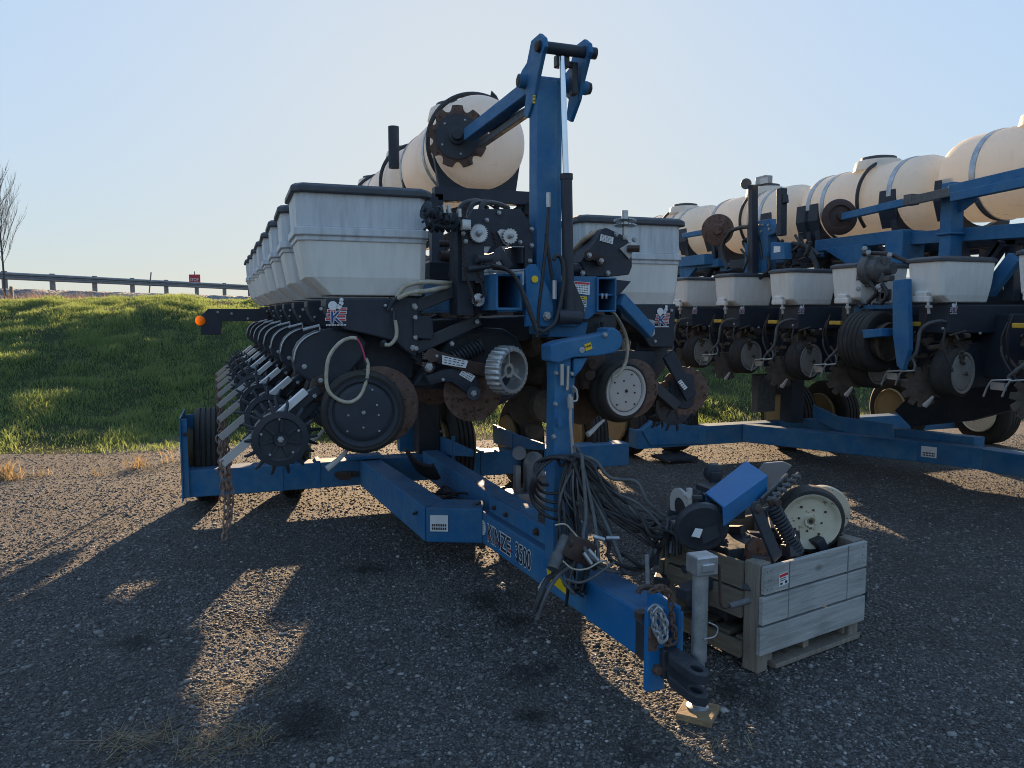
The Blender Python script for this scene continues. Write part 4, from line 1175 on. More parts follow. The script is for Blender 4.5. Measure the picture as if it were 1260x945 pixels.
s_ = MB(); s_.prism([P(x, y, Y=4.2) for x, y in ((520, 395), (650, 388), (740, 392), (740, 408), (640, 420), (560, 420), (525, 410))], (0, 0.5, 0)); part('lower_toolbar', s_, 'black', FP, 0.01)

# ------------------------------------------------------------------ lift mast with folded marker arm
x0 = P(661, 250, Y=3.74).x; x1 = P(686, 250, Y=3.74).x
zt = P(660, 96, Y=3.74).z; zb = P(660, 412, Y=3.74).z
s_ = MB(); s_.box(((x0 + x1) / 2, 3.80, (zt + zb) / 2), (x1 - x0, 0.12, zt - zb))
s_.box((x1 + 0.012, 3.81, (zt + zb) / 2), (0.05, 0.08, zt - zb - 0.01))
mast = part('mast', s_, 'blue', FP, 0.006)
s_ = MB(); plate(s_, [(647, 332), (652, 325), (660, 325), (680, 365), (682, 402), (647, 402)], 3.66, 0.03); plate(s_, [(690, 346), (705, 352), (716, 372), (718, 396), (712, 402), (690, 402)], 3.70, 0.05)
plate(s_, [(676, 400), (724, 396), (720, 415), (676, 415)], 3.72, 0.2)
mf = part('mast_foot', s_, 'blue', FP, 0.005)
s_ = MB(); s_.bolt(P(673, 389, Y=3.655), NY, 0.022, 0.02); s_.bolt(P(716, 382, Y=3.69), NY, 0.014, 0.02); s_.bolt(P(718, 371, Y=3.69), NY, 0.012, 0.02); part('bolts', s_, 'bolt', mf)
s_ = MB(); q = P(658, 343.5, Y=3.655); s_.lathe(q, NY, [(0.018, 0), (0.018, 0.003)], 20, False); part('round_sticker', s_, 'yellow', mf)
s_ = MB(); s_.cyl(P(686, 389, Y=3.62), P(714, 391, Y=3.62), 0.036, 20); part('cylinder_pin', s_, 'black', FP)
s_ = MB(); plate(s_, [(702, 343), (706, 346), (719, 376), (720, 390), (714, 396), (700, 394)], 3.655, 0.012); part('side_gusset', s_, 'black', FP, 0.003)
# lift cylinder
s_ = MB(); s_.cyl(P(697, 216, Y=3.66), P(700, 392, Y=3.64), 0.029, 24); s_.cyl(P(697, 214, Y=3.66), P(697, 221, Y=3.66), 0.033, 24); cyl = part('lift_cylinder', s_, 'black', FP)
s_ = MB(); s_.cyl(P(691.5, 70, Y=3.68), P(696.5, 217, Y=3.66), 0.0155, 20); part('rod', s_, 'chrome', cyl)
# rocker plates at the top: two cheeks across the mast, pins through them
def cheek(X, shift):
    pts = [(661.5, 51), (672, 42), (677.5, 47), (679, 58), (676, 66), (669.5, 96), (666, 118), (657, 146), (652, 143), (655, 118), (643, 104), (650, 87), (656, 78)]
    return [P(x, y, X=1.50) + Vector((X - 1.50, 0, 0)) for x, y in pts]
s_ = MB(); s_.prism(cheek(1.705, 0), (0.022, 0, 0)); part('rocker_head', s_, 'blue', FP, 0.005)
s_ = MB(); s_.prism(cheek(1.485, 0), (-0.022, 0, 0)); hd = part('rocker_head', s_, 'blue', FP, 0.005)
pc = P(669, 58, X=1.485); s_ = MB(); s_.cyl(pc + Vector((-0.03, 0, 0)), pc + Vector((0.285, 0, 0)), 0.029, 24); part('top_pin', s_, 'black', hd)
pl = P(651, 101, X=1.485); s_ = MB(); s_.cyl(pl + Vector((-0.06, 0, 0)), pl + Vector((0.33, 0, 0)), 0.036, 24); part('pivot_pin', s_, 'blue', hd)
s_ = MB(); s_.lathe(pl + Vector((-0.061, 0, 0)), (-1, 0, 0), [(0.030, 0), (0.024, 0.004), (0.01, 0.004)], 20); s_.lathe(pl + Vector((0.331, 0, 0)), (1, 0, 0), [(0.034, 0), (0.03, 0.02), (0.01, 0.03)], 20)
s_.lathe(pc + Vector((-0.031, 0, 0)), (-1, 0, 0), [(0.026, 0), (0.026, 0.01), (0.012, 0.016)], 20); part('pin_ends', s_, 'brown', hd)
s_ = MB(); s_.box(pc + Vector((0.11, 0.03, -0.05)), (0.07, 0.05, 0.06)); s_.box(pc + Vector((0.19, 0.06, -0.12)), (0.03, 0.05, 0.16)); s_.box(pc + Vector((0.15, 0.06, -0.05)), (0.08, 0.03, 0.03)); part('clevis', s_, 'black', hd, 0.006)
sticker(hd, [(656, 117), (659, 117), (658.5, 127), (655.5, 127)], 3.70, 'yellow', 2)
# marker arm: runs away over the machine to its notched disc
ar = MB()
p0 = P(655, 108, X=1.58); p1 = P(578, 166, X=1.60)
ar.bar(p0, p1, 0.085, 0.082); arm_o = part('marker_arm', ar, 'blue', FP, 0.006)
ar = MB(); q0 = P(652, 136, X=1.62); q1 = P(592, 178, X=1.64); ar.bar(q0, q1, 0.04, 0.045); part('marker_link', ar, 'black', arm_o, 0.004)
ar = MB(); ar.cyl(p0 + Vector((0.08, 0.1, -0.06)), p1 + Vector((0.07, -0.25, -0.01)), 0.024, 16); part('marker_cylinder', ar, 'black', arm_o)
dc = P(563, 168, X=1.55); ax_ = Vector((-0.28, -0.95, -0.03)).normalized()
s_ = MB(); notched(s_, dc, -ax_, 0.220, 9, 0.042, 0.008, 12); md = part('marker_disc', s_, 'rusty', FP)
s_ = MB(); s_.lathe(dc + ax_ * 0.006, ax_, [(0.158, 0.0), (0.158, 0.006), (0.06, 0.008), (0.06, 0.05), (0.04, 0.055), (0.035, 0.10)], 36); part('disc_hub', s_, 'black', md)
s_ = MB()
tt = ax_.cross(Vector((0, 0, 1))).normalized(); uu = ax_.cross(tt)
for k in range(5):
    a = k * 2 * PI / 5 + 0.5; s_.bolt(dc + ax_ * 0.012 + (tt * math.cos(a) + uu * math.sin(a)) * 0.125, ax_, 0.008, 0.008)
part('bolts', s_, 'bolt', md)

# ------------------------------------------------------------------ tanks on their rack
TX, TZ, TR = 1.775, 2.875, 0.350
for k, (ya, hoop) in enumerate(((5.45, 0.30), (7.25, 0.34), (9.05, 0.3))):
    tank(FP, TX - 0.02 * k, TZ, TR, ya, ya + 1.72, 'tank_pale', lid=True, straps=(0.34, 0.84), hoop=hoop - 0.12)
s_ = MB()
for k in range(3):
    for yy in (5.62, 6.75):
        s_ = MB(); saddle(s_, TX - 0.03, TZ, TR, yy + 1.8 * k, 0.05, 0.02); part('tank_saddle', s_, 'plate', FP, 0.004)
s_ = MB()
zz = TZ - TR - 0.055
for k in range(3):
    for yy in (5.60, 6.78): s_.box((TX + 0.02, yy + 1.8 * k, zz), (0.80, 0.09, 0.10))
for sx in (-0.42, 0.36): s_.box((TX + sx, 7.9, zz - 0.08), (0.08, 4.9, 0.08))
rack = part('tank_rack', s_, 'plate', FP, 0.005)
for yy in (5.60, 7.4, 9.2, 10.3):
    s_ = MB()
    s_.box((TX - 0.36, yy, (zz + 1.75) / 2), (0.09, 0.09, zz - 1.75)); s_.box((TX + 0.36, yy + 0.06, (zz + 1.75) / 2), (0.06, 0.06, zz - 1.75))
    s_.bar((TX + 0.34, yy, zz), (TX + 0.05, yy + 0.2, 1.95), 0.05, 0.05)
    s_.bar((TX - 0.3, yy, 1.85), (TX - 0.02, yy, zz - 0.30), 0.06, 0.04)
    part('rack_post', s_, 'plate', FP, 0.005)
s_ = MB(); s_.cyl((TX - 0.36, 7.15, TZ + 0.05), (TX - 0.36, 7.15, TZ + 0.42), 0.05, 16); part('vent_stack', s_, 'plate', FP)

# ------------------------------------------------------------------ right-hand push row units
Yh = 4.16
u = MB(); plate(u, [(762, 374), (832, 374), (829, 428), (800, 427), (790, 410), (764, 392)], 4.22, 0.22)
plate(u, [(790, 395), (825, 405), (820, 450), (800, 480), (775, 470)], 4.34, 0.10)
rr = part('row_unit', u, 'plate', FP, 0.008)
xh0 = P(713, 270, Y=Yh).x; xh1 = P(845, 270, Y=Yh).x
hopper(rr, xh0, xh1, Yh, Yh + 0.52, P(780, 266, Y=Yh).z, (0.215, 0.270, 0.45, 0.535))
gw = gauge_wheel(rr, P(770, 481, Y=4.02), (-0.20, 1, 0.02), 0.178, 0.12, 'rim_grey')
s_ = MB(); q = P(779, 478, Y=4.16); s_.lathe(q, (-0.05, 1, 0), [(0.03, -0.01), (0.168, 0), (0.18, 0.004), (0.168, 0.008), (0.03, 0.02)], 56); part('opener_disc', s_, 'rusty', rr)
s_ = MB(); s_.tube([P(743, 517, Y=4.0), P(736, 523, Y=3.99), P(729, 530, Y=3.98), P(723, 535, Y=3.97)], 0.008, 8, 3, 0.017); part('scraper', s_, 'rim_grey', rr)
# second depth wheel, closing wheels and lower box, added to block the low sun
gauge_wheel(rr, (xh0 + 0.36, 4.30, 1.10), (0.15, 1, 0), 0.185, 0.11, 'plate', bolts=False)
s_ = MB(); spiked(s_, (xh0 + 0.72, 4.26, 1.02), (0.1, 1, 0.05), 0.13, 14, 0.045, 0.03); spiked(s_, (xh0 + 0.70, 4.40, 1.02), (-0.1, 1, 0.05), 0.13, 14, 0.045, 0.03); s_.bar((xh0 + 0.70, 4.33, 1.02), (xh0 + 0.45, 4.33, 1.22), 0.30, 0.06); part('closing_wheel', s_, 'black', rr)
s_ = MB(); s_.box((xh0 + 0.38, 4.36, 1.26), (0.42, 0.16, 0.22)); part('sun_blocker', s_, 'plate', rr, 0.01)
for i in range(1, 8): copy_tree(rr, (-0.02 * i, 0.80 * i, 0))
emblem(rr, 814, 391, 4.22, 0.098)
s_ = MB(); plate(s_, [(796, 396), (799, 393), (805, 394), (806, 411), (803, 414), (797, 413)], 4.212, 0.004); bt = part('blue_emblem', s_, 'rim_grey', rr); s_ = MB(); plate(s_, [(799, 398), (804, 398), (804, 410), (799, 410)], 4.208, 0.004); part('emblem_face', s_, 'logo_blue', bt)
s_ = MB()
for x, y in ((826, 382), (776, 377), (811, 396), (806, 420)): s_.bolt(P(x, y, Y=4.215), NY, 0.010, 0.01)
part('bolts', s_, 'bolt', rr)
s_ = MB(); s_.tube([P(x, y, Y=3.95) for x, y in ((745, 376), (757, 388), (768, 407), (772, 425), (770, 445), (762, 459), (755, 464), (754, 468))], 0.0105, 10, 4); part('grey_tube', s_, 'cream_hose', rr)
s_ = MB()
for x, y in ((730, 448), (726, 462)): s_.cyl(P(x, y, Y=4.0), P(x + 2, y - 1, Y=4.12), 0.028, 20)
plate(s_, [(716, 440), (738, 432), (744, 446), (730, 470), (718, 480)], 4.1, 0.05)
part('pivot_bracket', s_, 'brown', rr, 0.004)
# rippled coulter with its arm
s_ = MB(); q = P(843, 481, Y=4.25)
notched(s_, q, (0.18, 1, 0), 0.158, 16, 0.008, 0.012); cd = part('rippled_coulter', s_, 'rusty', FP)
s_ = MB(); s_.lathe(q + NY * 0.006, NY, [(0.115, 0), (0.11, 0.006), (0.03, 0.01)], 32); part('coulter_face', s_, 'plate', cd)
s_ = MB(); s_.bar(P(822, 436, Y=4.18), P(850, 489, Y=4.18), 0.03, 0.085, (1, 0, 0.3)); ca = part('coulter_arm', s_, 'plate', FP, 0.006)
sticker(ca, [(834, 470), (838, 467), (846, 477), (842, 480)], 4.155, 'white', 4)
# dark drive case with sprocket shaft on the right bar
s_ = MB(); plate(s_, [(741, 282), (746, 280), (757, 285), (770, 291), (777, 303), (778, 328), (774, 338), (757, 340), (722, 340), (715, 322), (721, 312), (733, 297)], 3.74, 0.16)
plate(s_, [(757, 344), (777, 346), (765, 360), (758, 366)], 3.74, 0.1)
dc2 = part('drive_case', s_, 'plate', FP, 0.004)
sticker(dc2, [(739.5, 288), (755, 292), (754, 300.5), (738, 296)], 3.733, 'white', 5)
s_ = MB(); plate(s_, [(763, 306), (776, 298), (778, 304), (778, 312), (775, 319)], 3.725, 0.012); s_.bolt(P(769, 292, Y=3.735), NY, 0.014); part('flange', s_, 'rim_grey', dc2, 0.002)
s_ = MB(); s_.cyl(P(772, 306, Y=3.72), P(787, 306, Y=3.69), 0.020, 6, False); part('output_shaft', s_, 'brown', dc2); s_ = MB(); s_.cyl(P(725, 314, Y=3.68), P(725, 314, Y=3.76), 0.028); s_.cyl(P(740, 321, Y=3.68), P(740, 321, Y=3.76), 0.024); s_.bar(P(725, 314, Y=3.72), P(741, 321, Y=3.72), 0.03, 0.035)
part('shaft_ends', s_, 'brown', dc2)
s_ = MB()
for x, y in ((725, 314), (740, 321), (717, 336), (748, 336), (758, 288), (780, 295)): s_.bolt(P(x, y, Y=3.675 if x in (725, 740) else 3.735), NY, 0.013, 0.012)
part('bolts', s_, 'bolt', dc2)
s_ = MB(); s_.cyl(P(769, 259, Y=3.78), P(769, 290, Y=3.78), 0.018, 8, False); ts = part('sprocket_shaft', s_, 'bare', dc2)
for yy in (272, 278):
    s_ = MB(); notched(s_, P(769, yy, Y=3.78), (0.03, 0.06, 1), 0.062, 18, 0.010, 0.006, 6); part('sprocket', s_, 'galv', ts)
s_ = MB()
for k in range(6):
    s_.tube([P(740 - k * 0.5, 283 + k * 1.5, Y=3.80 + 0.03 * k), P(722 - k, 292 + k * 2, Y=3.85 + 0.03 * k), P(708 - k, 306 + k * 2, Y=3.95 + 0.02 * k), P(697, 322 + k * 2, Y=4.05)], 0.014, 8, 3)
part('tan_hoses', s_, 'tan_hose', FP)
s_ = MB(); s_.prism([P(x, y, Y=3.80) for x, y in ((720, 386), (757, 388), (760, 400), (745, 412), (712, 410))], (0, 0.2, 0)); s_.cyl(P(742, 396, Y=3.75), P(744, 412, Y=3.75), 0.016); s_.cyl(P(716, 330, Y=3.78), P(690, 332, Y=3.80), 0.03)
part('hitch_casting', s_, 'black', FP, 0.008)

# ------------------------------------------------------------------ hydraulic hoses on the mast
s_ = MB()
s_.tube([P(x, y, Y=3.66) for x, y in ((675, 252), (674, 275), (671, 310), (667, 345), (663, 380), (661, 415))], 0.009, 8, 3)
s_.tube([P(x, y, Y=3.60) for x, y in ((681, 320), (684, 315), (689, 316), (693, 328), (693, 350), (688, 380), (682, 398), (668, 408), (662, 404))], 0.011, 8, 4)
s_.tube([P(x, y, Y=3.58) for x, y in ((604, 326), (622, 331), (636, 344), (648, 375), (657, 398), (661, 408))], 0.010, 8, 4)
s_.tube([P(x, y, Y=3.60) for x, y in ((606, 330), (628, 334), (642, 356), (652, 380), (660, 402))], 0.009, 8, 4)
s_.tube([P(x, y, Y=3.66) for x, y in ((672, 288), (676, 320), (680, 345), (682, 356))], 0.009, 8, 3)
part('mast_hoses', s_, 'hose', FP)
s_ = MB(); s_.cyl(P(675, 237, Y=3.66), P(675, 255, Y=3.66), 0.012, 6, False); s_.cyl(P(682, 345, Y=3.64), P(682, 368, Y=3.64), 0.013, 6, False); part('hose_fittings', s_, 'bare', FP)
# ------------------------------------------------------------------ transport frame of the nearest planter
cf = MB()
cf.box((1.55, 6.62, 0.255), (3.96, 0.20, 0.215)); fr = part('axle_beam', cf, 'blue', FP, 0.008)
for x in (0.32, 0.62, 2.05):
    s_ = MB(); s_.box((x, 6.62, 0.262), (0.035, 0.215, 0.235)); part('beam_collar', s_, 'blue', FP, 0.004)
s_ = MB(); s_.box((-0.425, 6.78, 0.46), (0.012, 0.62, 0.66)); s_.box((-0.40, 6.50, 0.47), (0.05, 0.02, 0.62)); s_.box((-0.37, 7.02, 0.50), (0.09, 0.02, 0.5)); ep = part('end_plate', s_, 'blue', FP, 0.003)
s_ = MB(); s_.bolt((-0.395, 6.488, 0.66), NY, 0.016, 0.012); part('bolts', s_, 'brown', ep)
for x, y in ((-0.25, 7.06), (0.44, 7.06), (1.86, 6.80), (2.52, 6.80), (3.3, 7.06)):
    road_tyre(FP, (x, y, 0.40), 0.40, 0.20 if x < 3 else 0.2, 'rim_tan')
# fender plates of the walking beams
for X_, pts in ((1.70, ((523, 528), (545, 538), (580, 554), (580, 562), (545, 560), (524, 548))), (2.24, ((606, 522), (633, 534), (668, 546), (668, 554), (633, 552), (607, 545)))):
    s_ = MB(); s_.prism([P(x, y, X=X_) for x, y in pts], (0.02, 0, 0)); s_.box((X_ + 0.01, 6.25, 0.46), (0.03, 0.02, 0.22)); fp_ = part('walking_beam', s_, 'blue', FP, 0.003)
    s_ = MB(); s_.bolt((X_ - 0.002, 6.6, 0.56), (-1, 0, 0), 0.014, 0.012); part('bolts', s_, 'bolt', fp_)
# outer rail, cross piece, inner rail
s_ = MB()
s_.prism([Vector((0.96, 6.50, 0.15)), Vector((1.12, 6.50, 0.15)), Vector((1.27, 4.86, 0.15)), Vector((1.10, 4.72, 0.15))], (0, 0, 0.225))
s_.box((0.99, 6.49, 0.40), (0.30, 0.16, 0.03))
orl = part('side_rail', s_, 'blue', FP, 0.008)
s_ = MB(); s_.prism([Vector((1.105, 4.715, 0.148)), Vector((1.275, 4.90, 0.148)), Vector((1.52, 4.80, 0.148)), Vector((1.44, 4.57, 0.148))], (0, 0, 0.225)); cp = part('cross_piece', s_, 'blue', FP, 0.008)
s_ = MB(); s_.prism([Vector((1.50, 6.50, 0.20)), Vector((1.64, 6.50, 0.20)), Vector((1.70, 4.55, 0.20)), Vector((1.56, 4.55, 0.20))], (0, 0, 0.215)); s_.box((1.63, 4.52, 0.33), (0.14, 0.30, 0.19)); part('side_rail', s_, 'blue', FP, 0.008)
def onface(a, b, u, z, out=0.003):
    a = Vector(a); b = Vector(b); p = a.lerp(b, u); return Vector((p.x, p.y - out, z))
s_ = MB(); a_, b_ = Vector((1.105, 4.711, 0)), Vector((1.44, 4.566, 0)); d_ = (b_ - a_).normalized(); n_ = Vector((d_.y, -d_.x, 0)); c_ = a_ + d_ * 0.085 + Vector((0, 0, 0.275))
def facebox(mb, c, d, n, w, h, t=0.003): mb.prism([c - d * w / 2 - Vector((0, 0, h / 2)) + n * 0.001, c + d * w / 2 - Vector((0, 0, h / 2)) + n * 0.001, c + d * w / 2 + Vector((0, 0, h / 2)) + n * 0.001, c - d * w / 2 + Vector((0, 0, h / 2)) + n * 0.001], n * t)
facebox(s_, c_, d_, n_, 0.115, 0.105); lb = part('sticker', s_, 'white', cp)
s_ = MB()
for r_ in range(2):
    for k in range(8): facebox(s_, c_ + n_ * 0.003 + d_ * (-0.042 + 0.012 * k) + Vector((0, 0, -0.012 - 0.022 * r_)), d_, n_, 0.008, 0.015, 0.002)
part('small_print', s_, 'ink', lb)
# drawbar
TA, TB = Vector((1.44, 4.60, 0)), Vector((1.585, 2.72, 0)); td = (TB - TA).normalized(); tn = Vector((td.y, -td.x, 0))
if tn.x > 0: tn = -tn
TW, TZ0, TZ1 = 0.17, 0.145, 0.345
def tpt(s, z, off=0.0): return TA + td * s + tn * off + Vector((0, 0, z))
TL = (TB - TA).length
s_ = MB(); s_.prism([tpt(-0.05, TZ0), tpt(TL, TZ0), tpt(TL, TZ0, -TW), tpt(-0.05, TZ0, -TW)], (0, 0, TZ1 - TZ0)); dbar = part('drawbar', s_, 'blue', FP, 0.010)
s_ = MB(); s_.prism([tpt(0.02, TZ1 + 0.002, -0.045), tpt(1.03, TZ1 + 0.002, -0.045), tpt(1.03, TZ1 + 0.002, -0.07), tpt(0.02, TZ1 + 0.002, -0.07)], (0, 0, 0.10))
s_.prism([tpt(0.0, TZ1 + 0.002, -0.072), tpt(0.42, TZ1 + 0.002, -0.072), tpt(0.42, TZ1 + 0.002, -0.20), tpt(0.0, TZ1 + 0.002, -0.20)], (0, 0, 0.105))
s_.prism([tpt(0.86, TZ1 + 0.002, -0.072), tpt(1.03, TZ1 + 0.002, -0.072), tpt(1.03, TZ1 + 0.002, -0.19), tpt(0.86, TZ1 + 0.002, -0.19)], (0, 0, 0.16))
up_ = part('post_base', s_, 'blue', FP, 0.005)
s_ = MB()
for s0, zz_, r_ in ((0.12, 0.395, 0.014), (0.30, 0.395, 0.014), (0.72, 0.40, 0.022), (0.96, 0.395, 0.022)): s_.bolt(tpt(s0, zz_, -0.044), tn, r_, 0.022)
part('bolts', s_, 'brown', up_)
s_ = MB(); s_.prism([tpt(0.75, TZ0 + 0.004, 0.001), tpt(TL - 0.02, TZ0 + 0.004, 0.001), tpt(TL - 0.02, TZ1 - 0.006, 0.001), tpt(1.34, TZ1 - 0.006, 0.001), tpt(1.34, TZ0 + 0.03, 0.001)][:0] or [tpt(1.36, TZ0 + 0.004, 0.0), tpt(TL + 0.002, TZ0 + 0.004, 0.0), tpt(TL + 0.002, TZ1 - 0.004, 0.0), tpt(1.36, TZ1 - 0.004, 0.0)], tn * 0.008); part('drawbar_sleeve', s_, 'blue_clean', dbar, 0.003)
letters('lettering', 'KINZE', 0.150, tpt(0.105, 0.192, 0.0025), td, (0, 0, 1), 'white', dbar, 0.0006, 0.0075, 0.84)
letters('lettering', 'KINZE', 0.150, tpt(0.105, 0.192, 0.0040), td, (0, 0, 1), 'ink', dbar, 0.0006, 0.0015, 0.84)
letters('lettering', '3500', 0.150, tpt(0.53, 0.192, 0.0025), td, (0, 0, 1), 'white', dbar, 0.0006, 0.0075, 0.70)
letters('lettering', '3500', 0.150, tpt(0.53, 0.192, 0.0040), td, (0, 0, 1), 'ink', dbar, 0.0006, 0.0015, 0.70)
s_ = MB()
for u_, w_ in ((0.15, 0.04), (0.25, 0.03), (0.33, 0.03), (0.46, 0.04)): facebox(s_, tpt(u_, 0.222, 0.0054), td, tn, w_, 0.010, 0.0006)
part('red_stripes', s_, 'red', dbar)
s_ = MB(); s_.lathe(tpt(0.03, 0.252, 0.001), tn, [(0.048, 0), (0.048, 0.002)], 36, False); ob = part('round_sticker', s_, 'white', dbar)
s_ = MB(); s_.ring(tpt(0.03, 0.252, 0.0025), tn, 0.042, 0.040, 0.001, 36)
for k in range(4): facebox(s_, tpt(0.03, 0.272 - 0.013 * k, 0.0025), td, tn, 0.05 - 0.006 * abs(k - 1.5), 0.004, 0.001)
part('small_print', s_, 'hose_grey', ob)
s_ = MB(); s_.prism([tpt(0.93, 0.262, 0.002), tpt(1.15, 0.255, 0.002), tpt(1.17, 0.195, 0.002), tpt(0.96, 0.205, 0.002)], tn * 0.002); part('yellow_flash', s_, 'yellow', dbar)
s_ = MB(); q = tpt(0.93, 0.47, -0.06); facebox(s_, q, td, tn, 0.085, 0.07); wt = part('warning_label', s_, 'white', up_); s_ = MB()
for k in range(3): facebox(s_, q + tn * 0.003 + Vector((0, 0, 0.004 - 0.014 * k)), td, tn, 0.06, 0.005, 0.001)
part('small_print', s_, 'ink', wt); s_ = MB(); facebox(s_, q + tn * 0.003 + Vector((0, 0, 0.024)), td, tn, 0.08, 0.018, 0.001); part('colour_band', s_, 'orange_tag', wt)
# hitch: cheek plates, clevis, safety chain
s_ = MB()
s_.box((1.565, 2.655, 0.245), (0.085, 0.035, 0.35)); hc0 = MB(); hc0.box((1.655, 2.74, 0.30), (0.016, 0.26, 0.25)); part('hitch_cheek', hc0, 'blue_clean', FP, 0.010)
hc = part('hitch_cheek', s_, 'blue_clean', FP, 0.010)
s_ = MB(); s_.box((1.60, 2.74, 0.24), (0.09, 0.12, 0.16)); part('hitch_block', s_, 'black', FP, 0.008)
s_ = MB(); s_.bolt((1.568, 2.637, 0.165), NY, 0.022, 0.022); s_.box((1.545, 2.632, 0.30), (0.035, 0.015, 0.10)); part('bolts', s_, 'rusty', hc)
s_ = MB()
for z_ in (0.235, 0.150):
    v_ = []; rg = []
    out = [(1.575, 2.66), (1.578, 2.42), (1.588, 2.380), (1.617, 2.362), (1.646, 2.380), (1.656, 2.42), (1.660, 2.66)]
    n_ = len(out); hole = [(1.617 + 0.019 * math.cos(a), 2.43 + 0.034 * math.sin(a)) for a in np.linspace(0, 2 * PI, 17)[:-1]]
    # plate with an eye: stitched between outline and hole
    ob_ = []
    for k in range(16):
        a = 2 * PI * k / 16; d_ = Vector((math.cos(a), math.sin(a), 0)); best = None
        c0 = Vector((1.617, 2.46, 0))
        for i in range(n_):
            p, q = Vector((*out[i], 0)), Vector((*out[(i + 1) % n_], 0)); e = q - p
            den = d_.x * e.y - d_.y * e.x
            if abs(den) < 1e-9: continue
            w = p - c0; t = (w.x * e.y - w.y * e.x) / den; uu_ = (w.x * d_.y - w.y * d_.x) / den
            if t > 0 and -1e-6 <= uu_ <= 1 + 1e-6 and (best is None or t < best): best = t
        ob_.append(c0 + d_ * best)
    V = []
    for zz_ in (z_ - 0.02, z_ + 0.02):
        V += [Vector((p.x, p.y, zz_)) for p in ob_] + [Vector((h[0], h[1], zz_)) for h in hole]
    fc = []
    for k in range(16):
        k2 = (k + 1) % 16
        fc += [(k, k2, 16 + k2, 16 + k), (32 + k, 48 + k, 48 + k2, 32 + k2), (k, 32 + k, 32 + k2, k2), (16 + k, 16 + k2, 48 + k2, 48 + k)]
    s_.add(V, fc)
s_.box((1.617, 2.635, 0.193), (0.075, 0.06, 0.12))
part('clevis', s_, 'black', FP, 0.005)
s_ = MB()
loop = [(798, 752), (805, 745), (812, 750), (816, 770), (812, 785), (806, 775), (804, 755), (810, 748), (818, 762), (820, 780), (814, 790), (808, 778)]
s_.chain([P(x, y, Y=2.615 - 0.004 * i) for i, (x, y) in enumerate(loop)], 0.036, 0.0055); part('safety_chain', s_, 'bolt', FP)
s_ = MB(); s_.chain([P(x, y, Y=2.60) for x, y in ((800, 728), (815, 722), (824, 730), (826, 748), (828, 770), (832, 786), (824, 792), (812, 788))], 0.036, 0.0055); part('rusty_chain', s_, 'rusty', FP)
s_ = MB(); s_.tube([P(x, y, Y=2.64) for x, y in ((785, 730), (788, 724), (797, 722), (808, 726), (815, 722))], 0.012, 8, 3); s_.cyl(P(789, 752, Y=2.72), P(789, 760, Y=2.72), 0.028); part('hitch_pin', s_, 'brown', FP)
# jack stand with crank
jc = Vector((1.703, 2.545, -0.012))
s_ = MB(); s_.cyl(jc + Vector((0, 0, 0.235)), jc + Vector((0, 0, 0.60)), 0.031, 28); s_.cyl(jc + Vector((0, 0, 0.045)), jc + Vector((0, 0, 0.30)), 0.025, 24)
s_.lathe(jc + Vector((0, 0, 0.040)), (0, 0, 1), [(0.045, 0), (0.045, 0.006), (0.028, 0.012)], 24)
jk = part('jack', s_, 'galv', FP)
s_ = MB(); s_.box(jc + Vector((0.005, 0, 0.630)), (0.095, 0.085, 0.075)); s_.box(jc + Vector((0.005, -0.045, 0.625)), (0.055, 0.01, 0.035)); part('gear_head', s_, 'galv', jk, 0.008)
s_ = MB(); s_.tube([jc + Vector((0.05, -0.01, 0.625)), jc + Vector((0.075, -0.01, 0.622)), jc + Vector((0.08, -0.012, 0.59)), jc + Vector((0.085, -0.015, 0.47)), jc + Vector((0.10, -0.02, 0.445)), jc + Vector((0.13, -0.02, 0.45))], 0.0065, 8, 3)
ck = part('crank', s_, 'brown', jk); s_ = MB(); s_.cyl(jc + Vector((0.125, -0.02, 0.448)), jc + Vector((0.21, -0.03, 0.462)), 0.013, 12); part('crank_grip', s_, 'hose_grey', ck)
s_ = MB(); s_.tube([jc + Vector((0.02, -0.033, 0.40)), jc + Vector((0.06, -0.035, 0.375)), jc + Vector((0.05, -0.034, 0.34)), jc + Vector((0.0, -0.034, 0.335))], 0.003, 6, 4); part('lock_pin', s_, 'bolt', jk)
# ------------------------------------------------------------------ hose post with its hook arm
s_ = MB(); pt = P(690, 425, Y=3.55).z
s_.prism([Vector((1.470, 3.50, 0.35)), Vector((1.555, 3.50, 0.35)), Vector((1.565, 3.50, pt)), Vector((1.480, 3.50, pt))], (0, 0.11, 0)); s_.prism([Vector((1.557, 3.53, 0.35)), Vector((1.59, 3.53, 0.35)), Vector((1.60, 3.53, pt - 0.05)), Vector((1.567, 3.53, pt - 0.05))], (0, 0.05, 0))
hpst = part('hose_post', s_, 'blue', FP, 0.005)
s_ = MB(); plate(s_, [(677.5, 425), (690, 420), (728, 413), (748, 409), (748, 404), (756, 403), (763, 408), (767, 417), (765, 427), (757, 434), (737, 438), (706, 440), (688, 447), (678, 445)], 3.47, 0.13)
plate(s_, [(706, 441), (724, 440), (716, 455), (706, 466)], 3.49, 0.08)
hk = part('hook_arm', s_, 'blue', hpst, 0.008)
sticker(hk, [(719, 424), (727, 421), (729, 429), (721, 432)], 3.466, 'yellow', 1); s_ = MB(); s_.lathe(P(716, 430.5, Y=3.468), NY, [(0.015, 0), (0.015, 0.003)], 20, False); s_.bolt(P(744, 412, Y=3.468), NY, 0.012, 0.014); part('bolts', s_, 'bolt', hk)
s_ = MB()
for x, y in ((684, 459), (703, 460), (683, 497), (681, 537), (687, 520), (706, 480)): s_.bolt(P(x, y, Y=3.498), NY, 0.011, 0.016)
part('bolts', s_, 'bolt', hpst)
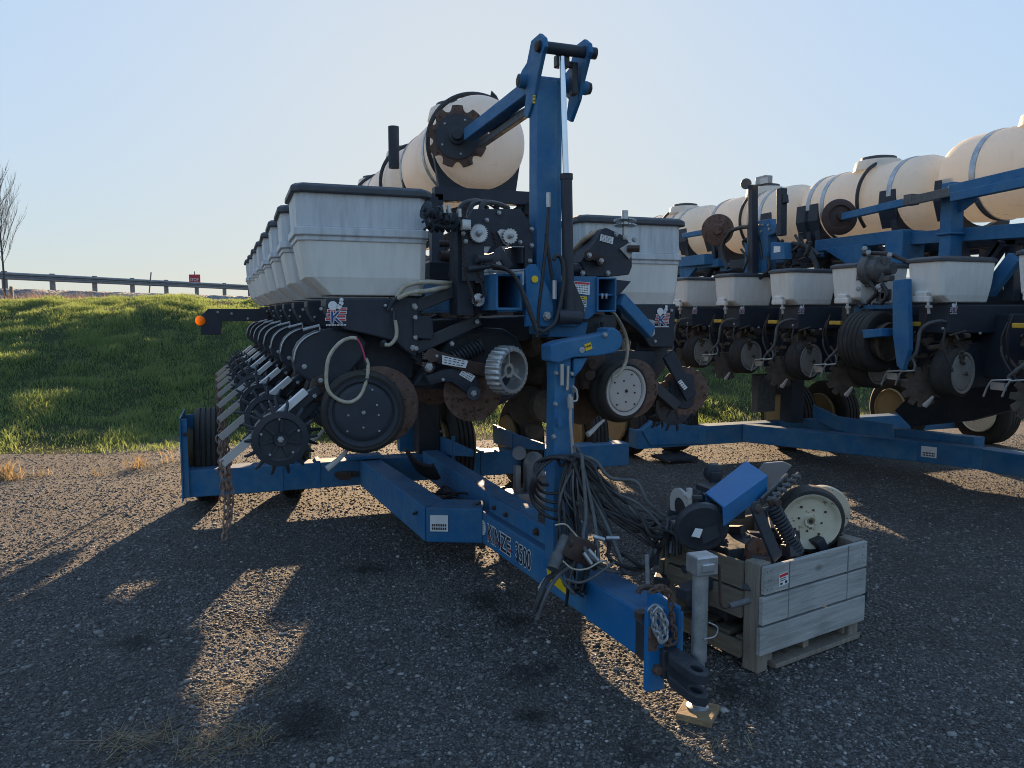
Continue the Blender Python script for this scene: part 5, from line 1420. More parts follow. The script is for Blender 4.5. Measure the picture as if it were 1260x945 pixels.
s_ = MB(); s_.cyl(P(691.5, 448, Y=3.47), P(691.5, 474, Y=3.47), 0.010, 12); s_.cyl(P(699, 450, Y=3.48), P(698, 480, Y=3.48), 0.008, 12); s_.tube([P(x, y, Y=3.47) for x, y in ((704, 475), (709, 480), (710, 492), (703, 494))], 0.006, 8, 3)
s_.tube([P(x, y, Y=3.46) for x, y in ((701, 485), (702, 500), (702, 520), (704, 545), (705, 565))], 0.009, 8, 3); s_.cyl(P(701, 488, Y=3.46), P(702, 502, Y=3.46), 0.016, 10); part('latch_rods', s_, 'bare', hpst)
s_ = MB(); s_.prism([P(x, y, Y=3.49) for x, y in ((684, 515), (689, 513), (691, 523), (686, 526))], (0, -0.02, 0)); part('latch_tab', s_, 'blue', hpst)
# the bundle of hydraulic hoses slung from the post to the crate corner
tie = P(707, 562, Y=3.42); end = Vector((1.93, 3.20, 0.545))
hoses = []
rr_ = random.Random(5)
def hose(name, pts, r, mat='hose', sm=4):
    mb = MB(); mb.tube(pts, r, 8, sm); return part(name, mb, mat, FP)
for k in range(15):
    j = lambda s: Vector((rr_.gauss(0, s), rr_.gauss(0, s), rr_.gauss(0, s)))
    sag = 0.01 + 0.0155 * k
    a_ = tie + j(0.018); b_ = end + j(0.028) + Vector((0, 0, 0.01))
    pts = [a_]
    for t in (0.2, 0.42, 0.65, 0.85):
        p = a_.lerp(b_, t); p.z -= sag * 4 * t * (1 - t) * 0.9 - 0.045 * math.sin(PI * t); pts.append(p + j(0.018))
    pts += [b_, b_ + Vector((0.03, -0.02, -0.03)) + j(0.01), b_ + Vector((0.0, -0.05, -0.075)) + j(0.012)]
    hose('hydraulic_hose', pts, rr_.choice((0.006, 0.0075, 0.009)), rr_.choice(('hose', 'hose', 'hose_grey')))
dn = P(690, 690, Y=3.30)
for k in range(15):
    j = lambda s: Vector((rr_.gauss(0, s), rr_.gauss(0, s), rr_.gauss(0, s)))
    xs_ = rr_.uniform(-0.10, 0.10)
    pts = [tie + j(0.018), tie + Vector((-0.05 + xs_ * 0.4, -0.03, -0.16)) + j(0.02), tie + Vector((-0.02 + xs_, -0.08, -0.34)) + j(0.03), Vector((1.50 + xs_ * 0.8, 3.30, 0.36)) + j(0.03), Vector((1.47 + xs_ * 0.3 * (k % 3), 3.20, 0.30)) + j(0.025)]
    hose('hydraulic_hose', pts, rr_.choice((0.005, 0.007, 0.0085)), rr_.choice(('hose', 'hose', 'hose_grey')))
for k in range(5):
    c0 = P(676 + 4 * k, 580 + 5 * k, Y=3.42); ra = 0.075 + 0.022 * k; pts = []
    for a in np.linspace(0.3, 2 * PI + 0.1, 12): pts.append(c0 + Vector((math.cos(a) * ra, 0.02 * math.sin(3 * a + k), math.sin(a) * ra * 0.95)))
    hose('hydraulic_hose', [tie] + pts[:9 + k % 3], 0.008, 'hose')
for k, (ex, ey) in enumerate(((740, 700), (752, 690), (765, 705), (778, 690), (730, 690))):
    j = lambda s: Vector((rr_.gauss(0, s), rr_.gauss(0, s), rr_.gauss(0, s)))
    e_ = P(ex, ey, Y=3.12)
    hose('hydraulic_hose', [tie + j(0.015), tie.lerp(e_, 0.35) + Vector((0.03, 0, -0.10)) + j(0.02), tie.lerp(e_, 0.7) + Vector((0.02, 0, -0.10)) + j(0.03), e_ + j(0.01), e_.lerp(end, 0.5) + Vector((0, 0, -0.10)) + j(0.01), end + Vector((-0.02, 0, -0.06)) + j(0.01)], 0.0095, 'hose' if k % 2 else 'hose_grey')
hose('hydraulic_hose', [P(x, y, Y=yq) for x, y, yq in ((700, 690, 3.2), (690, 700, 3.12), (672, 715, 3.08), (664, 735, 3.05), (658, 752, 3.05))], 0.013, 'hose')
hose('hydraulic_hose', [P(x, y, Y=yq) for x, y, yq in ((705, 695, 3.2), (690, 705, 3.10), (677, 722, 3.06), (666, 745, 3.05), (661, 762, 3.05))], 0.010, 'hose_grey')
hose('power_cable', [P(x, y, Y=3.05) for x, y in ((697, 713, ), (712, 717), (727, 712), (742, 702), (756, 692))], 0.006, 'hose_grey')
hose('white_cord', [P(x, y, Y=3.15) for x, y in ((683, 646), (695, 645), (703, 652), (710, 660))], 0.004, 'cream_hose')
hose('white_cord', [P(x, y, Y=3.10) for x, y in ((692, 690), (705, 700), (722, 700), (735, 693), (742, 690), (750, 694))], 0.004, 'cream_hose')
s_ = MB()
s_.cyl(P(695, 660, Y=3.15), P(680, 697, Y=3.08), 0.020, 16); s_.cyl(P(686, 682, Y=3.11), P(680, 700, Y=3.08), 0.027, 16); part('implement_plug', s_, 'hose_grey', FP)
s_ = MB(); s_.box(P(712, 676, Y=3.22), (0.12, 0.09, 0.11), Matrix.Rotation(0.5, 3, 'Y')); s_.box(P(724, 690, Y=3.2), (0.09, 0.07, 0.05), Matrix.Rotation(0.6, 3, 'Y')); s_.cyl(P(700, 668, Y=3.2), P(716, 668, Y=3.2), 0.02); part('valve_block', s_, 'brown', FP, 0.008)
for a_, c_ in (((718, 680), (728, 694)), ((724, 676), (736, 690)), ((746, 662), (762, 662)), ((664, 724), (672, 712)), ((730, 660), (744, 664))):
    s_ = MB(); s_.cyl(P(*a_, Y=3.14), P(*c_, Y=3.12), 0.010, 10); part('hose_coupler', s_, 'galv', FP)
s_ = MB(); s_.cyl(P(796, 683, Y=2.95), P(797, 722, Y=2.95), 0.010, 12); part('breakaway_rod', s_, 'galv', FP)
s_ = MB(); s_.ring(end + Vector((-0.025, 0.0, -0.02)), (0.6, -0.2, -0.5), 0.062, 0.052, 0.02, 20); part('hose_tie', s_, 'hose', FP)
# hydraulic pump assembly and coiled lines on the frame
s_ = MB(); s_.cyl((2.03, 5.2, 0.30), (2.03, 5.2, 0.52), 0.075, 20); s_.lathe((2.03, 5.2, 0.52), (0, 0, 1), [(0.075, 0), (0.06, 0.05), (0.03, 0.07)], 20); s_.cyl((2.03, 5.10, 0.42), (2.03, 5.02, 0.40), 0.06, 18); s_.box((1.90, 5.2, 0.36), (0.04, 0.06, 0.28)); s_.lathe((1.90, 5.15, 0.60), (-0.5, -1, 0.3), [(0.05, 0), (0.05, 0.01)], 16); s_.box((2.0, 5.2, 0.25), (0.4, 0.2, 0.12))
part('pump', s_, 'rail', FP, 0.004)
for k in range(7):
    s_ = MB(); s_.tube([P(x + k * 1.2, y + 2.4 * k, Y=5.6 + 0.03 * k) for x, y in ((500, 553), (506, 562), (516, 570), (528, 574), (534, 572))], 0.016, 8, 3); part('hydraulic_line', s_, 'hose', FP)
s_ = MB()
for k in range(30):
    p = P(rr_.uniform(520, 612), rr_.uniform(606, 634), Z=0.26 + rr_.uniform(-0.08, 0.05)); s_.tube([p, p + Vector((rr_.gauss(0, 0.12), rr_.gauss(0, 0.12), rr_.gauss(0, 0.02))), p + Vector((rr_.gauss(0.1, 0.15), rr_.gauss(-0.1, 0.15), rr_.gauss(0, 0.03)))], 0.010, 6, 3)
part('hose_tangle', s_, 'hose', FP)
s_ = MB(); s_.prism([P(x, y, Y=6.9) for x, y in ((490, 470), (512, 470), (512, 556), (492, 556))], (0, 0.12, 0)); part('frame_upright', s_, 'blue', FP, 0.006)
s_ = MB(); s_.box((1.6, 6.75, 0.85), (0.2, 0.2, 1.0)); s_.box((1.45, 7.4, 1.42), (0.5, 1.6, 0.16)); part('lift_tower', s_, 'black', FP, 0.01)
s_ = MB(); s_.cyl(P(412, 584, Y=6.5), P(440, 583, Y=6.5), 0.022, 12); s_.box(P(424, 585, Y=6.48), (0.10, 0.06, 0.06)); part('lock_pin', s_, 'brown', FP)
# lamp bar at the far corner
s_ = MB(); s_.prism([P(x, y, Y=8.6) for x, y in ((256, 380), (330, 380), (330, 395), (273, 395.5), (273, 412), (247, 412), (246, 390))], (0, 0.05, 0)); lbar = part('lamp_bracket', s_, 'plate', FP, 0.005)
s_ = MB(); s_.lathe(P(246.3, 394.5, Y=8.60), NY, [(0.050, 0), (0.049, 0.010), (0.032, 0.022), (0.01, 0.025)], 28); part('amber_lamp', s_, 'amber', lbar)
s_ = MB()
for x, y in ((268, 384), (285, 386), (305, 392)): s_.bolt(P(x, y, Y=8.597), NY, 0.012, 0.01)
part('bolts', s_, 'bolt', lbar)

# block under the jack foot
s_ = MB(); s_.box((1.695, 2.53, 0.014), (0.15, 0.14, 0.028), Matrix.Rotation(0.75, 3, 'Z')); whole('wooden_block', s_, 'wood_pale', 'pale square wooden block under the foot of the jack', 'wooden block', 0.004)

# ================================================================== pallet crate and the parts in it
CO = Vector((2.127, 2.734, 0)); cu_ = Vector((0.737, 0.166, 0)).normalized(); cv_ = Vector((-cu_.y, cu_.x, 0)); CW, CD = 0.755, 0.60
rot = Matrix.Rotation(math.atan2(cu_.y, cu_.x), 3, 'Z')
CR = thing('wooden_crate', 'weathered grey slatted pallet crate holding old planter parts', 'crate', tuple(CO + cu_ * CW / 2 + cv_ * CD / 2))
def cbox(u, v, z, su_, sv_, sz): 
    mb = MB(); mb.box((0, 0, 0), (su_, sv_, sz)); return mb, CO + cu_ * u + cv_ * v + Vector((0, 0, z))
def cpart(name, u, v, z, su_, sv_, sz, mat, bev=0.003):
    mb, c = cbox(u, v, z, su_, sv_, sz); o = part(name, mb, mat, CR, bev)
    o.rotation_euler = (0, 0, math.atan2(cu_.y, cu_.x)); o.location = c - WL[CR.name]; WL[o.name] = c; return o
for u_, v_, h_ in ((0.045, 0.045, 0.50), (CW - 0.045, 0.045, 0.50), (0.045, CD - 0.045, 0.56), (CW - 0.045, CD - 0.045, 0.50)):
    cpart('corner_post', u_, v_, h_ / 2 + 0.005, 0.072, 0.085, h_, 'wood_post', 0.005)
pz = (0.435, 0.300, 0.165)
for k, z_ in enumerate(pz):
    p_ = cpart('plank', CW / 2 + 0.006 - 0.008 * k, -0.014 - 0.002 * k, z_, CW - 0.012 + 0.010 * k, 0.022, 0.125, 'wood')
    for v_ in (CD + 0.012,): cpart('plank', CW / 2, v_, z_, CW, 0.022, 0.124, 'wood_y')
    cpart('plank', CW + 0.012, CD / 2, z_, 0.022, CD - 0.02, 0.124, 'wood_y')
    if k < 2: cpart('plank', -0.002, CD / 2 + 0.02, z_ + 0.0, 0.022, CD - 0.13, 0.124, 'wood_y')
cpart('plank', -0.002, CD / 2 + 0.02, 0.09, 0.022, CD - 0.13, 0.075, 'wood_y')
for k in range(4): cpart('deck_board', CW / 2, 0.09 + k * 0.14, 0.125, CW - 0.05, 0.10, 0.018, 'wood_y')
for v_ in (0.03, CD / 2, CD - 0.03): cpart('skid', CW / 2 + 0.05, v_, 0.020, CW - 0.13, 0.09, 0.022, 'wood_post')
for u_ in (0.12, CW / 2, CW - 0.08): cpart('stringer', u_, CD / 2, 0.072, 0.04, CD - 0.05, 0.078, 'wood_post')
sb = MB(); sb.box((0, 0, 0), (0.002, 0.002, 0.002))
c0 = CO + cu_ * 0.135 + cv_ * -0.0255 + Vector((0, 0, 0.425)); nf = -cv_
mb = MB(); R_ = Matrix.Rotation(-0.10, 3, cv_)
def fb(mb, du, dz, w, h, out): mb.prism([c0 + (R_ @ (cu_ * (du + sx * w / 2) + Vector((0, 0, dz + sz * h / 2)))) + nf * out for sx, sz in ((-1, -1), (1, -1), (1, 1), (-1, 1))], nf * 0.0012)
fb(mb, 0, 0, 0.062, 0.055, 0.0); pl_ = part('paper_label', mb, 'white', CR)
mb = MB(); fb(mb, 0, 0.019, 0.056, 0.012, 0.0012); part('colour_band', mb, 'red', pl_)
mb = MB(); [fb(mb, -0.005, 0.006 - 0.009 * k, 0.04, 0.003, 0.0012) for k in range(2)]; fb(mb, -0.018, -0.017, 0.014, 0.010, 0.0012); fb(mb, 0.014, -0.016, 0.014, 0.012, 0.0012); part('small_print', mb, 'ink', pl_)
mb = MB()
for z_ in pz:
    for u_ in (0.03, 0.05, CW - 0.03):
        for dz in (-0.04, 0.0, 0.04): mb.lathe(CO + cu_ * (u_ + random.uniform(-0.01, 0.01)) + cv_ * -0.0252 + Vector((0, 0, z_ + dz)), -cv_, [(0.003, 0), (0.002, 0.001)], 8, False)
part('nails', mb, 'ink', CR)
mb = MB()
for u_ in (0.17, 0.60): mb.bar(CO + cu_ * u_ + cv_ * -0.0265 + Vector((0, 0, 0.10)), CO + cu_ * (u_ + 0.004) + cv_ * -0.0265 + Vector((0, 0, 0.50)), 0.006, 0.0015, cv_)
part('strap_marks', mb, 'rail', CR)

# salvaged row unit: blue sheet cover over black castings, two small wheels
SU = thing('planter_row_unit', 'salvaged row unit with a bright blue sheet metal cover, lying in the crate', 'planter part', (2.2, 3.0, 0.14))
s_ = MB()
A1, A2, A3, A4 = P(868, 606, Y=2.98), P(918, 567, Y=3.16), P(945, 585, Y=3.02), P(891, 624, Y=2.84)
s_.prism([A1, A2, A3, A4], Vector((0.0, 0.0, -0.008)))
B4 = P(892, 647, Y=2.84); B3 = P(944, 606, Y=3.02)
s_.prism([A4, A3, B3, B4], Vector((-0.006, 0.006, 0)))
s_.prism([A1, A2, A2 + Vector((0, 0, -0.08)), A1 + Vector((0, 0, -0.08))], Vector((0.006, 0.0, 0)))
part('sheet_cover', s_, 'blue_clean', SU, 0.003)
s_ = MB(); s_.prism([P(x, y, Y=3.0) for x, y in ((862, 604), (890, 628), (892, 660), (880, 668), (850, 660), (848, 620))], (0, 0.12, 0))
for k in range(16):
    p = P(random.uniform(840, 892), random.uniform(598, 668), Y=random.uniform(2.95, 3.12)); s_.bar(p, p + Vector((random.gauss(0, 0.05), random.gauss(0, 0.04), random.gauss(0, 0.04))), random.uniform(0.01, 0.03), random.uniform(0.01, 0.035))
s_.bar(P(838, 631, Y=2.96), P(870, 633, Y=2.94), 0.015, 0.015); s_.bar(P(852, 612, Y=2.96), P(864, 612, Y=2.94), 0.02, 0.02)
s_.box(P(890, 600, Y=3.15) + Vector((0.02, 0.05, -0.08)), (0.2, 0.14, 0.16)); s_.box((2.25, 3.1, 0.34), (0.26, 0.30, 0.34))
part('casting', s_, 'black', SU, 0.004)
s_ = MB(); q = P(842, 626, Y=3.06); s_.lathe(q, (0.97, -0.05, 0.1), [(0.075, -0.02), (0.095, -0.015), (0.10, 0.0), (0.10, 0.025), (0.075, 0.03)], 32); lw = part('small_wheel', s_, 'tyre', SU)
s_ = MB(); s_.ring(q + Vector((-0.022, 0, 0)), (0.97, -0.05, 0.1), 0.099, 0.055, 0.012, 32); part('pale_ring', s_, 'rim_grey', lw)
s_ = MB(); q = P(864, 650, Y=2.93); s_.lathe(q, (0.35, 0.9, 0.25), [(0.025, -0.010), (0.085, -0.004), (0.108, -0.008), (0.122, 0.004), (0.122, 0.022), (0.03, 0.03)], 36); s_.box(q + Vector((0.02, -0.02, -0.02)), (0.09, 0.03, 0.06), Matrix.Rotation(-0.3, 3, 'Y')); cl_ = part('closing_disc', s_, 'black', SU)
s_ = MB(); q = P(861, 655, Y=2.90); s_.prism([P(x, y, Y=2.885) for x, y in ((856, 650), (865, 651), (861, 662), (851, 660))], (0, 0.002, 0)); part('paper_tag', s_, 'white', cl_)
s_ = MB(); s_.box(P(848, 610, Y=2.97), (0.02, 0.02, 0.07)); s_.lathe(P(845, 609, Y=2.96), NY, [(0.014, 0), (0.012, 0.02)], 12); part('pink_tag', s_, 'rim_grey', SU)
s_ = MB(); s_.lathe(P(893, 582, Y=3.3) + Vector((-0.06, 0, 0.0)), (0.2, 1, 0), [(0.02, 0), (0.045, 0.01), (0.05, 0.04), (0.02, 0.05)], 14); s_.box(P(880, 588, Y=3.3), (0.05, 0.04, 0.06)); part('idler', s_, 'black', SU, 0.003)

# spring and link arm
LA_ = thing('spring_arm', 'black link arm with a dark coil spring beside it, leaning out of the crate', 'planter part', (2.4, 2.95, 0.14))
a_, b_ = P(932, 626, Y=2.80), P(958, 688, Y=2.78)
s_ = MB(); ax_ = Vector((0.25, -0.95, 0.15)).normalized(); side = (b_ - a_).cross(ax_).normalized()
s_.prism([a_ + side * 0.033 + (a_ - b_).normalized() * 0.0, a_ - side * 0.033, b_ - side * 0.033, b_ + side * 0.033], -ax_ * 0.014); s_.lathe(a_ - ax_ * 0.014, ax_, [(0.033, 0), (0.033, 0.014)], 24, False)
la_o = part('link_arm', s_, 'plate', LA_, 0.003)
s_ = MB(); s_.lathe(a_, ax_, [(0.022, 0), (0.018, 0.012), (0.008, 0.016)], 14); part('pin', s_, 'brown', la_o)
s_ = MB(); s_.coil(P(950, 622, Y=2.88), P(982, 682, Y=2.84), 0.030, 0.0075, 15, 7); part('coil_spring', s_, 'black', LA_)
s_ = MB(); s_.cyl(P(946, 614, Y=2.88), P(984, 686, Y=2.84), 0.014, 12); s_.lathe(P(955, 618, Y=2.86), NY, [(0.018, 0), (0.016, 0.02)], 14); part('spring_rod', s_, 'brown', LA_)
s_ = MB(); s_.bar(P(968, 588, Y=3.06), P(936, 618, Y=2.95), 0.012, 0.05, (0.4, 0, 1)); s_.bar(P(982, 584, Y=3.08), P(950, 616, Y=2.93), 0.012, 0.03, (0.4, 0, 1))
for k in range(6):
    p = P(945 + 6 * k, 613 - 5.5 * k, Y=2.94 + 0.022 * k); s_.cyl(p, p + Vector((0.02, -0.035, 0.0)), 0.010, 8)
part('quadrant', s_, 'hose_grey', LA_, 0.002)
s_ = MB(); s_.prism([P(x, y, Y=3.22) for x, y in ((940, 570), (964, 568), (975, 573), (952, 600), (930, 612), (925, 590))], (0.01, 0.02, 0)); part('grey_guard', s_, 'rail', LA_, 0.003)
s_ = MB(); s_.prism([P(x, y, Y=2.92) for x, y in ((918, 690), (921, 672), (930, 662), (940, 664), (948, 690))], (0, 0.03, 0)); part('rusty_shoe', s_, 'rusty', LA_, 0.006)

# cream spoked gauge wheel and the paler one behind
q = P(998, 642, Y=2.98); ax_ = Vector((0.42, 0.88, 0.12)).normalized()
GWt = thing('loose_gauge_wheel', 'cream rimmed gauge wheel with dark tyre, lying in the crate corner', 'wheel', tuple(q + Vector((0, 0, -0.16))))
r = 0.166
s_ = MB(); s_.lathe(q, ax_, [(r * 0.80, 0.05), (r * 0.86, -0.004), (r * 0.95, 0.0), (r, 0.02), (r, 0.07), (r * 0.95, 0.085), (r * 0.5, 0.08)], 48); gt = part('tyre', s_, 'tyre', GWt)
s_ = MB(); s_.lathe(q, ax_, [(0.012, 0.03), (0.02, 0.002), (0.028, 0.0), (0.030, 0.012), (r * 0.60, 0.020), (r * 0.72, 0.012), (r * 0.76, 0.0), (r * 0.85, -0.006), (r * 0.86, 0.01), (r * 0.5, 0.04)], 48); part('rim', s_, 'rim_cream', GWt)
s_ = MB(); tt = ax_.cross(Vector((0, 0, 1))).normalized(); uu = ax_.cross(tt)
for k in range(8):
    a = k * PI / 4 + 0.2; rr2 = r * (0.50 if k % 2 else 0.33); s_.bolt(q + ax_ * 0.016 + (tt * math.cos(a) + uu * math.sin(a)) * rr2, -ax_, 0.006, 0.006)
s_.lathe(q + ax_ * 0.004, -ax_, [(0.010, 0), (0.010, 0.004)], 16); part('bolts', s_, 'brown', GWt)
q2 = P(1012, 629, Y=3.20); GW2 = thing('loose_wheel_rim', 'thin pale yellow wheel rim standing behind the cream gauge wheel', 'wheel', tuple(q2 + Vector((0, 0, -0.14))))
s_ = MB(); s_.ring(q2, (0.62, 0.78, 0.1), 0.135, 0.095, 0.03, 44); s_.lathe(q2 + Vector((0, 0.012, 0)), (0.62, 0.78, 0.1), [(0.03, 0), (0.1, 0.004), (0.1, 0.01), (0.03, 0.014)], 36); part('rim', s_, 'rim_cream', GW2)
s_ = MB(); s_.lathe(q2 + Vector((0.015, 0.035, -0.02)), (0.62, 0.78, 0.1), [(0.05, 0), (0.125, 0.01), (0.13, 0.04), (0.06, 0.05)], 30); part('tyre', s_, 'tyre', GW2)
s_ = MB()
for k in range(90):
    p = CO + cu_ * random.uniform(0.10, 0.66) + cv_ * random.uniform(0.08, 0.52) + Vector((0, 0, random.uniform(0.17, 0.52))); s_.bar(p, p + Vector((random.gauss(0, 0.12), random.gauss(0, 0.08), random.gauss(0, 0.03))), random.uniform(0.03, 0.07), random.uniform(0.03, 0.07))
whole('scrap_castings', s_, 'black', 'heap of dark iron castings at the bottom of the crate', 'scrap iron', 0.005)
# ================================================================== the planter behind, on the right
M['rim_dusty'] = painted('dusty_rim', (0.30, 0.285, 0.26), (0.38, 0.36, 0.33), dust=(0.2, 0.165, 0.13), dust_amt=0.7, rust_at=0.7, rough=0.7)
BP = thing('row_crop_planter', 'blue planter with small white seed boxes under a row of cream tanks', 'planter', (6.2, 6.8, 0), 'row crop planters parked in the yard')
V3 = Vector
# frame on the ground
s_ = MB(); s_.box((6.4, 7.40, 0.245), (4.7, 0.20, 0.21)); part('axle_beam', s_, 'blue', BP, 0.008)
s_ = MB(); s_.prism([P(x, y, Y=7.28) for x, y in ((811, 512), (814, 474), (823, 470), (831, 520), (870, 528), (868, 546), (800, 548), (790, 530))], (0, 0.10, 0)); s_.prism([P(x, y, X=4.03) for x, y in ((737, 517), (750, 510), (762, 540), (748, 552))], (0.02, 0, 0)); part('end_bracket', s_, 'blue', BP, 0.006)
s_ = MB()
p1, p2, p3, p4 = V3((5.38, 7.28, 0.15)), V3((5.55, 7.28, 0.15)), V3((6.44, 5.80, 0.15)), V3((6.28, 5.70, 0.15)); s_.prism([p1, p2, p3, p4], (0, 0, 0.20)); part('side_rail', s_, 'blue', BP, 0.008)
s_ = MB(); s_.prism([V3((6.27, 5.71, 0.152)), V3((6.45, 5.82, 0.152)), V3((6.66, 5.35, 0.152)), V3((6.50, 5.18, 0.152))], (0, 0, 0.20)); cpx = part('cross_piece', s_, 'blue', BP, 0.008)
s_ = MB(); a_, b_ = V3((6.275, 5.705, 0)), V3((6.505, 5.175, 0)); d_ = (b_ - a_).normalized(); n_ = V3((d_.y, -d_.x, 0)); n_ = n_ if n_.x < 0 else -n_
c_ = P(1105, 553, X=6.32); c_ = V3((a_.x + d_.x * 0.10, a_.y + d_.y * 0.10, 0.262)); facebox(s_, c_, d_, n_, 0.14, 0.105); lb = part('sticker', s_, 'white', cpx); s_ = MB()
for r_ in range(2):
    for k in range(8): facebox(s_, c_ + n_ * 0.003 + d_ * (-0.05 + 0.014 * k) + V3((0, 0, -0.012 - 0.022 * r_)), d_, n_, 0.009, 0.015, 0.002)
part('small_print', s_, 'ink', lb)
s_ = MB(); s_.prism([V3((6.49, 5.22, 0.148)), V3((6.68, 5.30, 0.148)), V3((7.05, 3.3, 0.148)), V3((6.87, 3.3, 0.148))], (0, 0, 0.20)); part('drawbar', s_, 'blue', BP, 0.008)
s_ = MB(); s_.prism([V3((5.9, 7.3, 0.22)), V3((6.04, 7.3, 0.22)), V3((6.78, 5.4, 0.22)), V3((6.64, 5.4, 0.22))], (0, 0, 0.20)); part('side_rail', s_, 'blue', BP, 0.008)
for x, y in ((4.17, 7.78), (4.80, 7.82), (6.15, 7.45), (6.75, 7.45), (8.72, 6.95), (8.0, 7.6)):
    road_tyre(BP, (x, y, 0.40), 0.40, 0.22, 'rim_cream' if x > 8.5 else 'rim_tan')
s_ = MB(); s_.prism([P(x, y, X=5.95) for x, y in ((1000, 498), (1030, 512), (1098, 522), (1098, 540), (1030, 530), (1000, 515))], (0.02, 0, 0)); part('walking_beam', s_, 'blue', BP, 0.004)
s_ = MB(); s_.box((5.55, 7.15, 0.72), (0.24, 0.12, 0.42)); part('grey_box', s_, 'hose_grey', BP, 0.01)
s_ = MB(); s_.box((5.82, 7.0, 0.80), (0.16, 0.2, 0.8)); s_.prism([P(x, y, X=6.6) for x, y in ((1170, 440), (1260, 420), (1260, 500), (1190, 518), (1120, 525), (1100, 505))], (0.1, 0, 0)); s_.box((6.0, 6.7, 1.35), (0.3, 5.5, 0.2)); part('lift_tower', s_, 'plate', BP, 0.008)
s_ = MB(); s_.box((4.45, 7.2, 0.05), (0.4, 0.3, 0.03)); part('foot_plate', s_, 'plate', BP, 0.003)

# ------------------------------------------------------------------ row units, the second nearest built first
YU = 4.42; XU = 5.13
def PX(x, y, X=5.0): return P(x, y, X=X)
u = MB()
u.box((5.46, YU + 0.10, 1.56), (0.80, 0.28, 0.22)); u.box((5.50, YU + 0.15, 1.20), (0.55, 0.22, 0.36)); u.box((5.75, YU + 0.1, 1.35), (0.40, 0.50, 0.5))
ru = part('row_unit', u, 'plate', BP, 0.012)
hx0, hx1, hy0, hy1 = 4.94, 5.50, YU - 0.07, YU + 0.27
s_ = MB(); zt = 2.0
s_.loft([rect_ring(hx0, hx1, hy0, hy1, zt, 0.03), rect_ring(hx0 + 0.012, hx1 - 0.012, hy0 + 0.012, hy1 - 0.012, 1.83, 0.03), rect_ring(hx0 + 0.02, hx1 - 0.03, hy0 + 0.02, hy1 - 0.02, 1.735, 0.03), rect_ring(hx0 + 0.10, hx1 - 0.035, hy0 + 0.03, hy1 - 0.05, 1.685, 0.03)])
s_.box((hx0 + 0.012, (hy0 + hy1) / 2 + 0.02, 1.742), (0.03, 0.11, 0.055)); s_.box((hx0 + 0.02, (hy0 + hy1) / 2 + 0.02, 1.712), (0.05, 0.16, 0.05))
hb = part('seed_hopper', s_, 'poly', ru, 0.010)
s_ = MB(); s_.loft([rect_ring(hx0 - 0.012, hx1 + 0.012, hy0 - 0.012, hy1 + 0.012, zt - 0.012, 0.03), rect_ring(hx0 - 0.012, hx1 + 0.012, hy0 - 0.012, hy1 + 0.012, zt + 0.014, 0.03), rect_ring(hx0 + 0.02, hx1 - 0.02, hy0 + 0.02, hy1 - 0.02, zt + 0.03, 0.03)]); part('hopper_lid', s_, 'lid', ru, 0.005)
s_ = MB(); s_.tube([PX(x, y, 4.95) for x, y in ((1143, 360), (1142, 372), (1143, 386))], 0.011, 8, 2); s_.box(PX(1143, 377, 4.94), (0.02, 0.045, 0.02)); part('latch', s_, 'rim_grey', ru)
gauge_wheel(ru, (XU + 0.10, YU - 0.04, 1.15), (-0.22, 1, 0), 0.195, 0.15, 'rim_dusty', bs=0.006)
s_ = MB(); notched(s_, (5.05, YU + 0.16, 1.03), (0.35, 1, 0), 0.16, 11, 0.045, 0.015, 6); notched(s_, (5.16, YU + 0.26, 1.02), (-0.35, 1, 0), 0.16, 11, 0.045, 0.015, 6); part('trash_wheel', s_, 'dirt', ru)
s_ = MB(); s_.bar((5.10, YU + 0.18, 1.05), (5.45, YU + 0.15, 1.28), 0.05, 0.06); s_.lathe((5.25, YU + 0.05, 1.32), (-0.2, 1, 0), [(0.05, 0), (0.12, 0.01), (0.13, 0.06), (0.05, 0.08)], 20); s_.bar((5.02, YU + 0.1, 1.34), (5.4, YU + 0.05, 1.38), 0.03, 0.03); part('opener_arm', s_, 'dirt', ru, 0.005)
s_ = MB()
s_.tube([PX(x, y, xx) for x, y, xx in ((1168, 397, 5.1), (1156, 395, 5.0), (1141, 399, 4.95), (1132, 408, 4.93), (1130, 420, 4.92), (1126, 436, 4.92), (1114, 447, 4.9))], 0.014, 8, 4); s_.tube([PX(1122, 440, 4.92), PX(1126, 450, 4.91), PX(1124, 457, 4.9)], 0.011, 8, 3); s_.tube([PX(1116, 446, 4.9), PX(1108, 453, 4.9), PX(1112, 458, 4.9)], 0.011, 8, 3)
part('seed_tube', s_, 'hose_grey', ru)
s_ = MB()
for dx in (0, 17): s_.tube([PX(1110 + dx * 0.9, 455 + 1, 4.88), PX(1092 + dx, 457, 4.87), PX(1088 + dx, 464, 4.87), PX(1084.5 + dx, 474, 4.87)], 0.0065, 8, 1)
s_.box(PX(1099, 463, 4.9), (0.03, 0.10, 0.05)); part('spreader', s_, 'bare', ru)
s_ = MB(); s_.tube([PX(1148, 488, 5.0), PX(1143, 494, 5.0), PX(1138, 499, 5.0)], 0.010, 8, 2, 0.022); part('scraper', s_, 'rim_grey', ru)
s_ = MB()
for k in range(34):
    p = Vector((random.uniform(5.06, 5.25), YU + random.uniform(-0.12, 0.40), random.uniform(1.10, 1.46))); s_.bar(p, p + Vector((random.uniform(0.0, 0.1), random.gauss(0, 0.06), random.gauss(0, 0.05))), random.uniform(0.012, 0.04), random.uniform(0.012, 0.05))
part('linkage', s_, 'dirt', ru, 0.003)
s_ = MB()
